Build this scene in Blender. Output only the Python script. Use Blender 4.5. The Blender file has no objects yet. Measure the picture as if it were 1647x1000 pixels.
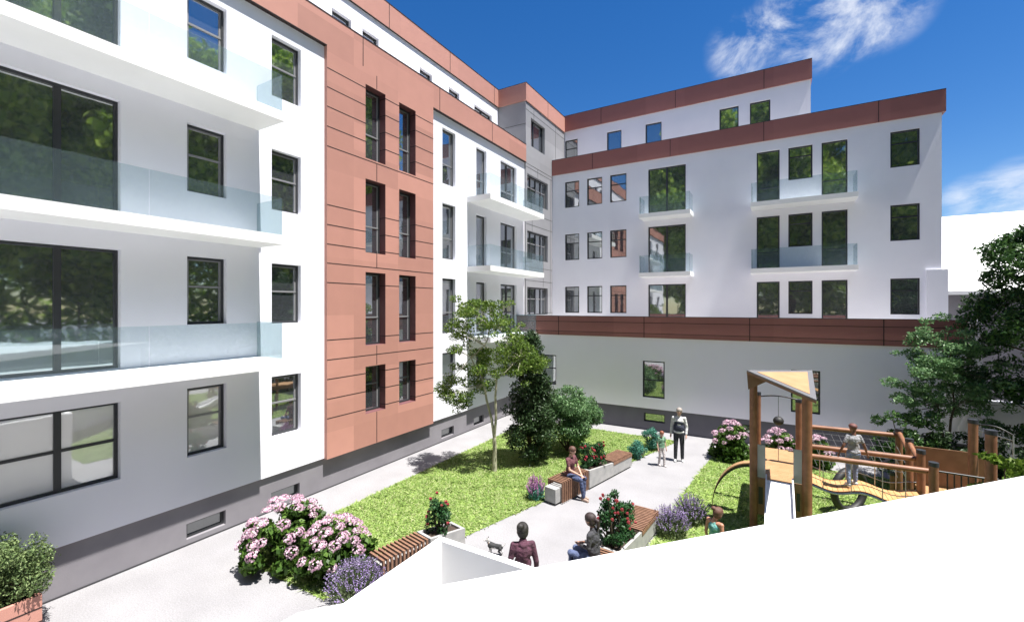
import bpy, math, random
import numpy as np
from mathutils import Vector, Matrix
R = math.radians
random.seed(7)
rng = np.random.default_rng(11)
scene = bpy.context.scene
COL = scene.collection

# ------------------------------------------------------------------ survey
# World frame: X runs along the far wing, Y along the left wing, Z up, metres.
H = 5.21                      # eye height
FPX, CXP, HZ = 717.0, 823.5, 494.0
TH = R(30.4); c_, s_ = math.cos(TH), math.sin(TH)
def at(px, t, z=0.0):         # point at depth t in direction of a surveyed bearing
    a = (px - CXP) / FPX
    return Vector((t*(a*c_ - s_), t*(a*s_ + c_), z))
def G(px, py, z=0.0):         # surveyed point on the level z
    t = (H - z) / ((py - HZ) / FPX)
    return at(px, t, z)
def LY(px, X0):               # Y along a plane X = X0
    a = (px - CXP)/FPX; return X0*(a*s_ + c_)/(a*c_ - s_)
def RX(px, Y0):               # X along a plane Y = Y0
    a = (px - CXP)/FPX; return Y0*(a*c_ - s_)/(a*s_ + c_)

# ------------------------------------------------------------------ materials
def newmat(name):
    m = bpy.data.materials.new(name); m.use_nodes = True
    nt = m.node_tree; b = nt.nodes['Principled BSDF']
    return m, nt, b
def inp(b, k, v):
    b.inputs[k].default_value = v
def mat(name, col, rough=0.6, col2=None, scale=8.0, bump=0.0, bscale=60.0, metal=0.0, detail=5.0, spec=0.5, sheen=0.0, lo=0.35, hi=0.65):
    m, nt, b = newmat(name)
    N, L = nt.nodes, nt.links
    inp(b, 'Base Color', (*col, 1)); inp(b, 'Roughness', rough); inp(b, 'Metallic', metal)
    inp(b, 'Specular IOR Level', spec)
    tc = N.new('ShaderNodeTexCoord')
    if col2 is not None:
        n = N.new('ShaderNodeTexNoise'); n.inputs['Scale'].default_value = scale; n.inputs['Detail'].default_value = detail
        L.new(tc.outputs['Object'], n.inputs['Vector'])
        r = N.new('ShaderNodeValToRGB'); r.color_ramp.elements[0].color = (*col, 1); r.color_ramp.elements[1].color = (*col2, 1)
        r.color_ramp.elements[0].position = lo; r.color_ramp.elements[1].position = hi
        L.new(n.outputs['Fac'], r.inputs['Fac']); L.new(r.outputs['Color'], b.inputs['Base Color'])
    if bump > 0:
        n2 = N.new('ShaderNodeTexNoise'); n2.inputs['Scale'].default_value = bscale; n2.inputs['Detail'].default_value = 6
        L.new(tc.outputs['Object'], n2.inputs['Vector'])
        bp = N.new('ShaderNodeBump'); bp.inputs['Strength'].default_value = bump; bp.inputs['Distance'].default_value = 0.01
        L.new(n2.outputs['Fac'], bp.inputs['Height']); L.new(bp.outputs['Normal'], b.inputs['Normal'])
    return m
def leafmat(name, cols, rough=0.5, trans=0.25, hue=None):
    m, nt, b = newmat(name); N, L = nt.nodes, nt.links
    g = N.new('ShaderNodeNewGeometry')
    r = N.new('ShaderNodeValToRGB'); cr = r.color_ramp
    while len(cr.elements) < len(cols): cr.elements.new(0.5)
    for i, cc in enumerate(cols):
        cr.elements[i].position = i/(len(cols)-1); cr.elements[i].color = (*cc, 1)
    L.new(g.outputs['Random Per Island'], r.inputs['Fac'])
    L.new(r.outputs['Color'], b.inputs['Base Color']); inp(b, 'Roughness', rough); inp(b, 'Specular IOR Level', 0.3)
    tr = N.new('ShaderNodeBsdfTranslucent'); L.new(r.outputs['Color'], tr.inputs['Color'])
    mx = N.new('ShaderNodeMixShader'); mx.inputs[0].default_value = trans
    L.new(b.outputs[0], mx.inputs[1]); L.new(tr.outputs[0], mx.inputs[2])
    L.new(mx.outputs[0], N['Material Output'].inputs['Surface'])
    return m
def cladmat(name, col, cell, seed=0.0):
    # fibre-cement panels: each panel has a slightly different tone, with faint streaks
    m, nt, b = newmat(name); N, L = nt.nodes, nt.links
    tc = N.new('ShaderNodeTexCoord')
    mp = N.new('ShaderNodeVectorMath'); mp.operation = 'DIVIDE'; mp.inputs[1].default_value = cell
    L.new(tc.outputs['Object'], mp.inputs[0])
    fl = N.new('ShaderNodeVectorMath'); fl.operation = 'FLOOR'; L.new(mp.outputs[0], fl.inputs[0])
    wn = N.new('ShaderNodeTexWhiteNoise'); L.new(fl.outputs[0], wn.inputs['Vector'])
    n = N.new('ShaderNodeTexNoise'); n.inputs['Scale'].default_value = 2.5; n.inputs['Detail'].default_value = 8
    L.new(tc.outputs['Object'], n.inputs['Vector'])
    ad = N.new('ShaderNodeMath'); ad.operation = 'MULTIPLY_ADD'; ad.inputs[1].default_value = 0.22; ad.inputs[2].default_value = 0.80
    L.new(wn.outputs['Value'], ad.inputs[0])
    a2 = N.new('ShaderNodeMath'); a2.operation = 'MULTIPLY_ADD'; a2.inputs[1].default_value = 0.14; a2.inputs[2].default_value = 0.93
    L.new(n.outputs['Fac'], a2.inputs[0])
    mu = N.new('ShaderNodeMath'); mu.operation = 'MULTIPLY'; L.new(ad.outputs[0], mu.inputs[0]); L.new(a2.outputs[0], mu.inputs[1])
    vm = N.new('ShaderNodeVectorMath'); vm.operation = 'SCALE'; vm.inputs[0].default_value = col
    L.new(mu.outputs[0], vm.inputs['Scale']); L.new(vm.outputs[0], b.inputs['Base Color'])
    inp(b, 'Roughness', 0.62); inp(b, 'Specular IOR Level', 0.35)
    return m
def panemat(name, refl=0.4, tint=(0.055, 0.06, 0.07)):
    m, nt, b = newmat(name); N, L = nt.nodes, nt.links
    inp(b, 'Base Color', (*tint, 1)); inp(b, 'Roughness', 0.3)
    tc = N.new('ShaderNodeTexCoord'); n = N.new('ShaderNodeTexNoise'); n.inputs['Scale'].default_value = 1.3
    L.new(tc.outputs['Object'], n.inputs['Vector'])
    bp = N.new('ShaderNodeBump'); bp.inputs['Strength'].default_value = 0.04; bp.inputs['Distance'].default_value = 0.05
    L.new(n.outputs['Fac'], bp.inputs['Height'])
    gl = N.new('ShaderNodeBsdfGlossy'); gl.inputs['Roughness'].default_value = 0.028; gl.inputs['Color'].default_value = (0.93, 0.97, 0.98, 1)
    L.new(bp.outputs['Normal'], gl.inputs['Normal'])
    fr = N.new('ShaderNodeFresnel'); fr.inputs['IOR'].default_value = 1.7
    ma = N.new('ShaderNodeMath'); ma.operation = 'MULTIPLY_ADD'; ma.inputs[1].default_value = 1-refl; ma.inputs[2].default_value = refl; ma.use_clamp = True
    L.new(fr.outputs[0], ma.inputs[0])
    mx = N.new('ShaderNodeMixShader'); L.new(ma.outputs[0], mx.inputs[0]); L.new(b.outputs[0], mx.inputs[1]); L.new(gl.outputs[0], mx.inputs[2])
    L.new(mx.outputs[0], N['Material Output'].inputs['Surface'])
    return m
def railglass(name):
    m, nt, b = newmat(name); N, L = nt.nodes, nt.links
    tr = N.new('ShaderNodeBsdfTransparent'); tr.inputs['Color'].default_value = (0.86, 0.905, 0.92, 1)
    df = N.new('ShaderNodeBsdfDiffuse'); df.inputs['Color'].default_value = (0.50, 0.66, 0.72, 1)
    gl = N.new('ShaderNodeBsdfGlossy'); gl.inputs['Roughness'].default_value = 0.01
    m1 = N.new('ShaderNodeMixShader'); m1.inputs[0].default_value = 0.035
    L.new(tr.outputs[0], m1.inputs[1]); L.new(df.outputs[0], m1.inputs[2])
    fr = N.new('ShaderNodeLayerWeight'); fr.inputs['Blend'].default_value = 0.5
    pw = N.new('ShaderNodeMath'); pw.operation = 'POWER'; pw.inputs[1].default_value = 4.5; L.new(fr.outputs['Facing'], pw.inputs[0])
    ma = N.new('ShaderNodeMath'); ma.operation = 'MULTIPLY_ADD'; ma.inputs[1].default_value = 0.55; ma.inputs[2].default_value = 0.045; ma.use_clamp = True
    L.new(pw.outputs[0], ma.inputs[0])
    m2 = N.new('ShaderNodeMixShader'); L.new(ma.outputs[0], m2.inputs[0]); L.new(m1.outputs[0], m2.inputs[1]); L.new(gl.outputs[0], m2.inputs[2])
    L.new(m2.outputs[0], N['Material Output'].inputs['Surface'])
    return m

M = {}
M['stucco'] = mat('stucco', (0.79, 0.79, 0.86), 0.85, (0.825, 0.825, 0.89), 0.8, 0.25, 90)  # white wall paint with the lavender tint of shade mixed in
M['annex'] = mat('annex_stucco_brightened', (0.88, 0.855, 0.94), 0.85, (0.90, 0.875, 0.96), 0.8, 0.25, 90)  # paler copy of stucco: missing bounce light painted in, green cast countered
M['slab'] = mat('slab', (0.82, 0.82, 0.82), 0.8, (0.85, 0.85, 0.85), 1.5, 0.1, 70)
M['plinth'] = mat('plinth', (0.195, 0.185, 0.205), 0.8, (0.23, 0.22, 0.24), 1.2, 0.3, 120)
M['clad'] = cladmat('terracotta_cladding', (0.50, 0.25, 0.20), (50, 1.83, 0.83))
M['cladr'] = cladmat('terracotta_cladding_shaded', (0.35, 0.142, 0.125), (2.02, 50, 50))  # same terracotta, shade of the far wing and annex put into the colour
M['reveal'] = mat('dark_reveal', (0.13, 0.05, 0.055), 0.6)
M['joint'] = mat('joint', (0.025, 0.015, 0.015), 0.8)
M['grey_panel'] = cladmat('grey_panel', (0.30, 0.30, 0.32), (3.1, 2.4, 1.45))
M['greyjoint'] = mat('grey_joint', (0.04, 0.04, 0.045), 0.8)
M['frame'] = mat('anthracite', (0.028, 0.030, 0.034), 0.45)
M['sash'] = mat('sash_grey', (0.22, 0.22, 0.23), 0.45)
M['pane'] = panemat('pane', 0.38)
M['pane_blind'] = panemat('pane_with_blind', 0.30, (0.80, 0.79, 0.77))
M['pane_low'] = panemat('basement_pane', 0.12)
M['rail'] = railglass('rail_glass')
M['roof'] = mat('roof_membrane', (0.45, 0.45, 0.45), 0.9, (0.5, 0.5, 0.5), 2)
M['concrete'] = mat('concrete', (0.28, 0.28, 0.28), 0.8, (0.36, 0.355, 0.35), 5, 0.3, 40)
M['soil'] = mat('soil', (0.035, 0.025, 0.015), 0.95, (0.06, 0.04, 0.03), 30, 0.8, 40)
M['slatwood'] = mat('slat_wood', (0.17, 0.088, 0.055), 0.6, (0.25, 0.135, 0.085), 9, 0.1, 60)
M['bark_pale'] = mat('bark_pale', (0.30, 0.28, 0.20), 0.85, (0.42, 0.40, 0.30), 12, 0.4, 40)
M['bark'] = mat('bark', (0.06, 0.045, 0.03), 0.9, (0.12, 0.09, 0.06), 14, 0.6, 40)
M['post'] = mat('post_wood', (0.19, 0.082, 0.042), 0.5, (0.26, 0.118, 0.062), 6, 0.1, 50)
M['plank'] = mat('plank_wood', (0.45, 0.23, 0.09), 0.6, (0.56, 0.32, 0.14), 7, 0.1, 50)
M['ply'] = mat('plywood', (0.35, 0.20, 0.095), 0.55, (0.41, 0.24, 0.12), 4)
M['brownpanel'] = mat('brown_panel', (0.17, 0.085, 0.045), 0.6, (0.21, 0.11, 0.06), 5)
M['greyply'] = mat('grey_board', (0.33, 0.33, 0.35), 0.5, (0.36, 0.36, 0.38), 4)
M['rim'] = mat('roof_rim', (0.13, 0.13, 0.14), 0.5)
M['plinth_shaded'] = mat('plinth_shaded', (0.125, 0.12, 0.145), 0.8, (0.15, 0.145, 0.17), 1.2, 0.3, 120)  # plinth colour darkened to carry the shade along the annex
M['cap'] = mat('post_cap', (0.03, 0.032, 0.04), 0.4)
M['steel'] = mat('galvanised_steel', (0.38, 0.39, 0.40), 0.35, (0.5, 0.5, 0.52), 10, metal=0.6)
M['rope'] = mat('rope', (0.24, 0.24, 0.26), 0.8)
M['rubber'] = mat('rubber', (0.012, 0.012, 0.013), 0.6, (0.02, 0.02, 0.02), 20)
M['black'] = mat('black_metal', (0.015, 0.015, 0.018), 0.4)
M['whiteplastic'] = mat('slide_plastic', (0.72, 0.72, 0.73), 0.35)

def pathmat():
    m, nt, b = newmat('path_fines'); N, L = nt.nodes, nt.links
    tc = N.new('ShaderNodeTexCoord')
    v = N.new('ShaderNodeTexVoronoi'); v.inputs['Scale'].default_value = 22
    n = N.new('ShaderNodeTexNoise'); n.inputs['Scale'].default_value = 1.1; n.inputs['Detail'].default_value = 8
    n3 = N.new('ShaderNodeTexNoise'); n3.inputs['Scale'].default_value = 45; n3.inputs['Detail'].default_value = 3
    for q in (v, n, n3): L.new(tc.outputs['Object'], q.inputs['Vector'])
    r = N.new('ShaderNodeValToRGB'); r.color_ramp.elements[0].color = (0.21, 0.206, 0.214, 1); r.color_ramp.elements[1].color = (0.31, 0.305, 0.317, 1)
    r.color_ramp.elements[0].position = 0.33; r.color_ramp.elements[1].position = 0.67
    mx = N.new('ShaderNodeMath'); mx.operation = 'ADD'
    m1 = N.new('ShaderNodeMath'); m1.operation = 'MULTIPLY'; m1.inputs[1].default_value = 0.35; L.new(n.outputs['Fac'], m1.inputs[0])
    m2 = N.new('ShaderNodeMath'); m2.operation = 'MULTIPLY'; m2.inputs[1].default_value = 0.65; L.new(n3.outputs['Fac'], m2.inputs[0])
    L.new(m1.outputs[0], mx.inputs[0]); L.new(m2.outputs[0], mx.inputs[1]); L.new(mx.outputs[0], r.inputs['Fac'])
    L.new(r.outputs['Color'], b.inputs['Base Color'])
    bp = N.new('ShaderNodeBump'); bp.inputs['Strength'].default_value = 0.35; bp.inputs['Distance'].default_value = 0.01
    L.new(v.outputs['Distance'], bp.inputs['Height']); L.new(bp.outputs['Normal'], b.inputs['Normal'])
    inp(b, 'Roughness', 0.9); inp(b, 'Specular IOR Level', 0.2)
    return m
M['path'] = pathmat()
M['turf'] = mat('turf', (0.12, 0.20, 0.03), 0.9, (0.26, 0.35, 0.08), 7, 0.9, 30, detail=10)
M['blade'] = leafmat('grass_blade', [(0.14, 0.24, 0.05), (0.23, 0.34, 0.085), (0.31, 0.42, 0.12), (0.43, 0.45, 0.24)], 0.6, 0.3)

# ------------------------------------------------------------------ mesh builder
class MB:
    def __init__(s): s.v = []; s.f = []; s.m = []; s.sm = []
    def face(s, pts, mi=0, smooth=False):
        k = len(s.v); s.v += [tuple(p) for p in pts]; s.f.append(tuple(range(k, k+len(pts)))); s.m.append(mi); s.sm.append(smooth)
    def add(s, vs, fs, mi=0, smooth=False):
        k = len(s.v); s.v += [tuple(p) for p in vs]
        for f in fs: s.f.append(tuple(i+k for i in f)); s.m.append(mi); s.sm.append(smooth)
    def box(s, x0, x1, y0, y1, z0, z1, mi=0):
        x0, x1 = min(x0, x1), max(x0, x1); y0, y1 = min(y0, y1), max(y0, y1); z0, z1 = min(z0, z1), max(z0, z1)
        vs = [(x0,y0,z0),(x1,y0,z0),(x1,y1,z0),(x0,y1,z0),(x0,y0,z1),(x1,y0,z1),(x1,y1,z1),(x0,y1,z1)]
        s.add(vs, [(0,3,2,1),(4,5,6,7),(0,1,5,4),(1,2,6,5),(2,3,7,6),(3,0,4,7)], mi)
    def prism(s, poly, z0, z1, mi=0):      # poly: list of (x,y), counter clockwise
        n = len(poly)
        vs = [(p[0], p[1], z0) for p in poly] + [(p[0], p[1], z1) for p in poly]
        fs = [tuple(range(n-1, -1, -1)), tuple(range(n, 2*n))] + [(i, (i+1) % n, (i+1) % n+n, i+n) for i in range(n)]
        s.add(vs, fs, mi)
    def ext(s, pts, d, mi=0):              # extrude a planar polygon of 3D points by vector d
        n = len(pts); pts = [Vector(p) for p in pts]; d = Vector(d)
        vs = pts + [p+d for p in pts]
        fs = [tuple(range(n-1, -1, -1)), tuple(range(n, 2*n))] + [(i, (i+1) % n, (i+1) % n+n, i+n) for i in range(n)]
        s.add(vs, fs, mi)
    def tube(s, pts, rad, mi=0, n=8, cap=True):
        pts = [Vector(p) for p in pts]
        if not hasattr(rad, '__len__'): rad = [rad]*len(pts)
        rings = []
        up = None
        for i, p in enumerate(pts):
            d = (pts[min(i+1, len(pts)-1)] - pts[max(i-1, 0)]).normalized()
            if up is None: up = Vector((0,0,1)) if abs(d.z) < 0.9 else Vector((1,0,0))
            x = d.cross(up).normalized(); y = x.cross(d).normalized(); up = y
            rings.append([p + (x*math.cos(2*math.pi*k/n) + y*math.sin(2*math.pi*k/n))*rad[i] for k in range(n)])
        vs = [q for r in rings for q in r]; fs = []
        for i in range(len(pts)-1):
            for k in range(n):
                a = i*n+k; b = i*n+(k+1) % n; fs.append((a, b, b+n, a+n))
        s.add(vs, fs, mi, True)
        if cap: s.face(rings[0][::-1], mi); s.face(rings[-1], mi)
    def ball(s, ctr, rad, mi=0, nu=14, nv=9, rot=None):
        if not hasattr(rad, '__len__'): rad = (rad, rad, rad)
        vs = []; fs = []
        for j in range(nv+1):
            ph = math.pi*j/nv
            for i in range(nu):
                th = 2*math.pi*i/nu
                p = Vector((rad[0]*math.sin(ph)*math.cos(th), rad[1]*math.sin(ph)*math.sin(th), rad[2]*math.cos(ph)))
                if rot is not None: p = rot @ p
                vs.append(p + Vector(ctr))
        for j in range(nv):
            for i in range(nu):
                a = j*nu+i; b = j*nu+(i+1) % nu
                fs.append((a, a+nu, b+nu, b))
        s.add(vs, fs, mi, True)
    def build(s, name, mats, parent=None, loc=None):
        me = bpy.data.meshes.new(name); me.from_pydata(s.v, [], s.f)
        if not isinstance(mats, (list, tuple)): mats = [mats]
        for m in mats: me.materials.append(m)
        me.polygons.foreach_set('material_index', s.m); me.polygons.foreach_set('use_smooth', s.sm)
        me.update()
        o = bpy.data.objects.new(name, me); COL.objects.link(o)
        if parent is not None: o.parent = parent
        if loc is not None: o.location = loc
        return o
def tag(o, label=None, cat=None, group=None, kind=None):
    if label: o['label'] = label
    if cat: o['category'] = cat
    if group: o['group'] = group
    if kind: o['kind'] = kind
    return o
def empty(name, loc=(0,0,0), rz=0.0, label=None, cat=None, group=None):
    o = bpy.data.objects.new(name, None); COL.objects.link(o); o.location = loc; o.rotation_euler = (0, 0, rz)
    o.empty_display_size = 0.3
    return tag(o, label, cat, group)
def copy_tree(o, parent=None):
    n = o.copy(); COL.objects.link(n)
    if parent is not None: n.parent = parent
    for ch in list(o.children): copy_tree(ch, n)
    return n
def npmesh(name, V, nper, mats, parent=None, mi=None, loc=None):
    # V: (n*nper, 3) vertex array, every nper vertices one face
    V = np.ascontiguousarray(V, dtype=np.float32); nf = len(V)//nper
    me = bpy.data.meshes.new(name)
    me.vertices.add(len(V)); me.vertices.foreach_set('co', V.ravel())
    me.loops.add(len(V)); me.loops.foreach_set('vertex_index', np.arange(len(V), dtype=np.int32))
    me.polygons.add(nf); me.polygons.foreach_set('loop_start', np.arange(nf, dtype=np.int32)*nper)
    if not isinstance(mats, (list, tuple)): mats = [mats]
    for m in mats: me.materials.append(m)
    if mi is not None: me.polygons.foreach_set('material_index', np.asarray(mi, dtype=np.int32))
    me.update(calc_edges=True); me.validate()
    o = bpy.data.objects.new(name, me); COL.objects.link(o)
    if parent is not None: o.parent = parent
    if loc is not None: o.location = loc
    return o
def unit(a): return a/np.maximum(np.linalg.norm(a, axis=1, keepdims=True), 1e-9)
def leaf_quads(P, L, W, out=None, outw=0.6, droop=0.0, bend=0.25):
    n = len(P)
    nrm = unit(rng.normal(size=(n, 3)))
    if out is not None: nrm = unit(nrm + out*outw*1.6)
    ax = unit(np.cross(nrm, rng.normal(size=(n, 3)))); ax[:, 2] -= droop; ax = unit(ax)
    sd = unit(np.cross(nrm, ax)); up = np.cross(ax, sd)
    L = (L*(0.65+0.7*rng.random(n)))[:, None]; W = (W*(0.7+0.6*rng.random(n)))[:, None]
    b = P - ax*L*0.5; t = P + ax*L*0.5 - up*L*bend*0.5
    l = P + sd*W*0.5 + up*L*bend*0.3; r = P - sd*W*0.5 + up*L*bend*0.3
    return np.stack([b, r, t, l], axis=1).reshape(-1, 3)
def clump_points(centres, radii, n):
    centres = np.asarray(centres, float); radii = np.asarray(radii, float)
    w = radii.prod(axis=1); w = w/w.sum()
    idx = rng.choice(len(centres), n, p=w)
    d = unit(rng.normal(size=(n, 3)))
    rr = (0.45+0.55*rng.random(n)**0.5)[:, None]*(1+0.10*rng.normal(size=(n, 1)))
    return centres[idx] + d*rr*radii[idx], d

# ------------------------------------------------------------------ ground
mb = MB(); mb.face([(-250, -250, 0), (250, -250, 0), (250, 350, 0), (-250, 350, 0)])
tag(mb.build('ground', M['path']), kind='structure')
lawnL = [(-9.6, 5.15), (-6.92, 5.15), (-3.22, 18.2), (-9.6, 18.2)]
lawnR = [(-2.55, 5.6), (7.5, 5.6), (7.5, 17.45), (-1.80, 17.45), (-2.16, 13.5)]
def lawn(poly, n, name, hscale=1.0):
    mb = MB(); mb.face([(x, y, 0.006) for x, y in poly]); tag(mb.build(name + '_bed', M['turf']), kind='structure')
    xs = [p[0] for p in poly]; ys = [p[1] for p in poly]
    P = np.stack([rng.uniform(min(xs), max(xs), n), rng.uniform(min(ys), max(ys), n)], 1)
    e = rng.normal(size=(n, 2))*0.025
    Q = P + e
    ins = np.ones(n, bool)
    for i in range(len(poly)):
        x0, y0 = poly[i]; x1, y1 = poly[(i+1) % len(poly)]
        ins &= ((x1-x0)*(P[:, 1]-y0) - (y1-y0)*(P[:, 0]-x0)) > 0
    Q = Q[ins]; k = len(Q)
    clump = 0.7+0.5*np.sin(Q[:, 0]*5.1+np.sin(Q[:, 1]*3.3)*2)*np.sin(Q[:, 1]*4.7+np.sin(Q[:, 0]*2.9)*2)
    h = hscale*(0.018+0.03*rng.random(k))*(0.6+0.6*clump); th = rng.uniform(0, 2*np.pi, k)
    w = 0.015+0.014*rng.random(k)
    lean = rng.normal(size=(k, 2))*1.5
    b = np.c_[Q, np.full(k, 0.004)]
    dx = np.c_[np.cos(th)*w, np.sin(th)*w, np.zeros(k)]
    tip = b + np.c_[lean*h[:, None], h]
    V = np.stack([b-dx, b+dx, tip], 1).reshape(-1, 3)
    tag(npmesh(name, V, 3, M['blade']), 'short bright green grass of the lawn', 'grass', kind='stuff')
lawn(lawnL, 150000, 'grass_lawn'); lawn(lawnR, 130000, 'playground_grass')

# ------------------------------------------------------------------ buildings
class Face:
    """A vertical facade; P(u, z, d): u along, z up, d depth behind the face."""
    def __init__(s, kind, plane): s.k = kind; s.p = plane
    def P(s, u, z, d=0.0):
        return (s.p - d, u, z) if s.k == 'L' else (u, s.p + d, z)
    def box(s, mb, u0, u1, z0, z1, d0, d1, mi=0):
        a = s.P(u0, z0, d0); b = s.P(u1, z1, d1)
        mb.box(a[0], b[0], a[1], b[1], a[2], b[2], mi)
    def wall(s, mb, u0, u1, z0, z1, holes, mi=0, depth=0.2, rmi=None):
        holes = [h for h in holes if h[0] < u1 and h[1] > u0 and h[2] < z1 and h[3] > z0]
        us = sorted({u0, u1} | {min(max(x, u0), u1) for h in holes for x in h[:2]})
        zs = sorted({z0, z1} | {min(max(x, z0), z1) for h in holes for x in h[2:4]})
        for i in range(len(us)-1):
            for j in range(len(zs)-1):
                cu, cz = (us[i]+us[i+1])/2, (zs[j]+zs[j+1])/2
                if any(h[0] < cu < h[1] and h[2] < cz < h[3] for h in holes): continue
                mb.face([s.P(us[i], zs[j]), s.P(us[i+1], zs[j]), s.P(us[i+1], zs[j+1]), s.P(us[i], zs[j+1])], mi)
        r = mi if rmi is None else rmi
        for h in holes:
            a, b, lo, hi = h[:4]
            mb.face([s.P(a, lo), s.P(a, hi), s.P(a, hi, depth), s.P(a, lo, depth)], r)
            mb.face([s.P(b, lo), s.P(b, hi), s.P(b, hi, depth), s.P(b, lo, depth)], r)
            mb.face([s.P(a, lo), s.P(b, lo), s.P(b, lo, depth), s.P(a, lo, depth)], r)
            mb.face([s.P(a, hi), s.P(b, hi), s.P(b, hi, depth), s.P(a, hi, depth)], r)
    def window(s, parent, a, b, lo, hi, hs=(0.45,), vs=(), depth=0.2, name='window', fw=0.055, bar=0.035, lightbar=False, pm='pane'):
        f = MB(); d0, d1 = depth-0.07, depth+0.01
        e = 0.002
        s.box(f, a+e, b-e, lo+e, lo+fw, d0, d1); s.box(f, a+e, b-e, hi-fw, hi-e, d0, d1)
        s.box(f, a+e, a+fw, lo+fw, hi-fw, d0, d1); s.box(f, b-fw, b-e, lo+fw, hi-fw, d0, d1)
        zl = [lo+fw] + [hi-(hi-lo)*q for q in sorted(hs, reverse=True)] + [hi-fw]
        for v in vs:
            u = a+(b-a)*v; s.box(f, u-bar*1.1, u+bar*1.1, lo+fw, hi-fw, d0+0.004, d1)
        for q in hs:
            z = hi-(hi-lo)*q
            s.box(f, a+fw, b-fw, z-bar*0.6, z+bar*0.6, d0+0.012, d1, 1 if lightbar else 0)
        w = f.build(name, [M['frame'], M['sash']], parent)
        g = MB(); s.box(g, a+fw*0.8, b-fw*0.8, lo+fw*0.8, hi-fw*0.8, depth-0.03, depth-0.012)
        g.build('pane', M[pm], w)
        if lightbar:   # lighter inner sash
            q = MB(); k = 0.04
            for (u0, u1) in [(a+fw, a+fw+k), (b-fw-k, b-fw)]: s.box(q, u0, u1, lo+fw, hi-fw, depth-0.045, depth-0.030)
            s.box(q, a+fw+k, b-fw-k, hi-fw-k*0.7, hi-fw, depth-0.045, depth-0.030)
            q.build('sash', M['sash'], w)
        return w
def balcony(parent, x0, x1, y0, y1, ztop, open_side, th=0.22, gh=0.86):
    """open_side: side towards the wall ('W': x0 side, 'N': y1 side)."""
    mb = MB(); mb.box(x0, x1, y0, y1, ztop-th, ztop)
    b = mb.build('balcony', M['slab'], parent)
    t = 0.016; i = 0.035; zt = ztop+gh
    def pane(a0, a1, b0, b1):
        g = MB(); g.box(a0, a1, b0, b1, ztop+0.001, zt); g.build('glass_panel', M['rail'], b)
    if open_side == 'W':
        L = y1-y0; k = max(1, round(L/2.6))
        for q in range(k): pane(x1-i-t, x1-i, y0+i+(L-2*i)*q/k+0.006, y0+i+(L-2*i)*(q+1)/k-0.006)
        pane(x0+0.01, x1-i-t-0.004, y0+i, y0+i+t); pane(x0+0.01, x1-i-t-0.004, y1-i-t, y1-i)
    else:
        pane(x0+i, x1-i, y0+i, y0+i+t)
        pane(x0+i, x0+i+t, y0+i+t+0.004, y1-0.01); pane(x1-i-t, x1-i, y0+i+t+0.004, y1-0.01)
    return b
F = [1.1, 4.0, 6.9, 9.8]
HEAD = [3.44, 6.33, 9.24, 12.14]

# ---- left wing
XL = -11.0; XC = -10.88; XP = -11.07; YE = 20.0; YN = -7.0
left = empty('apartment_building', (-16, 7, 0), 0, 'long white wing on the left with terracotta cladding bay and big glass balconies', 'building')
def under(o, root):  # keep world coordinates when parenting to a moved empty
    o.parent = root; o.matrix_parent_inverse = Matrix.Translation(-Vector(root.location)); return o
class RootProxy: pass
_old_build = MB.build
def build2(self, name, mats, parent=None, loc=None):
    o = _old_build(self, name, mats, parent, loc)
    if parent is not None and parent.type == 'EMPTY' and parent.parent is None and parent.get('_abs'):
        o.matrix_parent_inverse = Matrix.Translation(-Vector(parent.location))
    return o
MB.build = build2
left['_abs'] = 1
FL = Face('L', XL); FC = Face('L', XC); FP = Face('L', XP)
cols = []     # (y0,y1,lo,hi,hs,vs,light)
yA = (1.93, LY(194, XL)); yB = (LY(301, XL), LY(364.5, XL)); yC = (LY(437, XL), LY(484, XL))
for i in range(4):
    cols.append((*yB, HEAD[i]-1.5, HEAD[i], (0.44,), (), True)); cols.append((*yC, HEAD[i]-1.54, HEAD[i], (0.46,), (), True))
    if i == 0: cols.append((*yA, 1.86, 3.36, (0.5,), (0.5,), False))
    else: cols.append((*yA, F[i]+0.02, HEAD[i], (), (0.5,), False))
    for off in (-3.3, -6.2): cols.append((yA[0]+off, yA[0]+off+1.1, HEAD[i]-1.5, HEAD[i], (0.44,), (), True))
yD = (LY(711.5, XL), LY(732.5, XL)); yE_ = (LY(766, XL), LY(782.5, XL)); yF = (LY(805, XL), LY(831, XL))
for i in range(4):
    cols.append((*yD, HEAD[i]-(2.15 if i else 1.45), HEAD[i], (0.62,), (), True))
    if i: cols.append((*yE_, F[i]+0.02, HEAD[i]-0.03, (0.6,), (), True)); cols.append((*yF, F[i]+0.02, HEAD[i]-0.03, (0.6,), (0.5,), True))
    else: cols.append((*yE_, 1.95, 3.40, (0.5,), (), True)); cols.append((*yF, 1.95, 3.40, (0.5,), (0.5,), True))
OY0, OY1 = LY(526, XC), LY(697, XC)
mb = MB()
FL.wall(mb, YN, OY0+0.02, 0.93, 12.62, cols); FL.wall(mb, OY1-0.02, YE, 0.93, 12.62, cols)
mb.box(-11.0-0.02, -22, YN, YE, 0.93, 0.94)       # soffit over the plinth
mb.face([(XL, YN, 0.93), (-22, YN, 0.93), (-22, YN, 13.3), (XL, YN, 13.3)])
mb.face([(-22, YN, 0), (-22, YE, 0), (-22, YE, 16.6), (-22, YN, 16.6)])
mb.face([(XL, YE, 0.93), (-22, YE, 0.93), (-22, YE, 13.3), (XL, YE, 13.3)])
upw = []
for a, b in ((534, 565), (583, 609), (675, 695), (722, 739), (763, 791)):
    upw.append((LY(a, -12.6), LY(b, -12.6), 13.72, 15.12, (0.5,), ((0.5,) if a == 763 else ()), False))
FU = Face('L', -12.6)
FU.wall(mb, YN, YE, 13.3, 15.76, upw)
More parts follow.
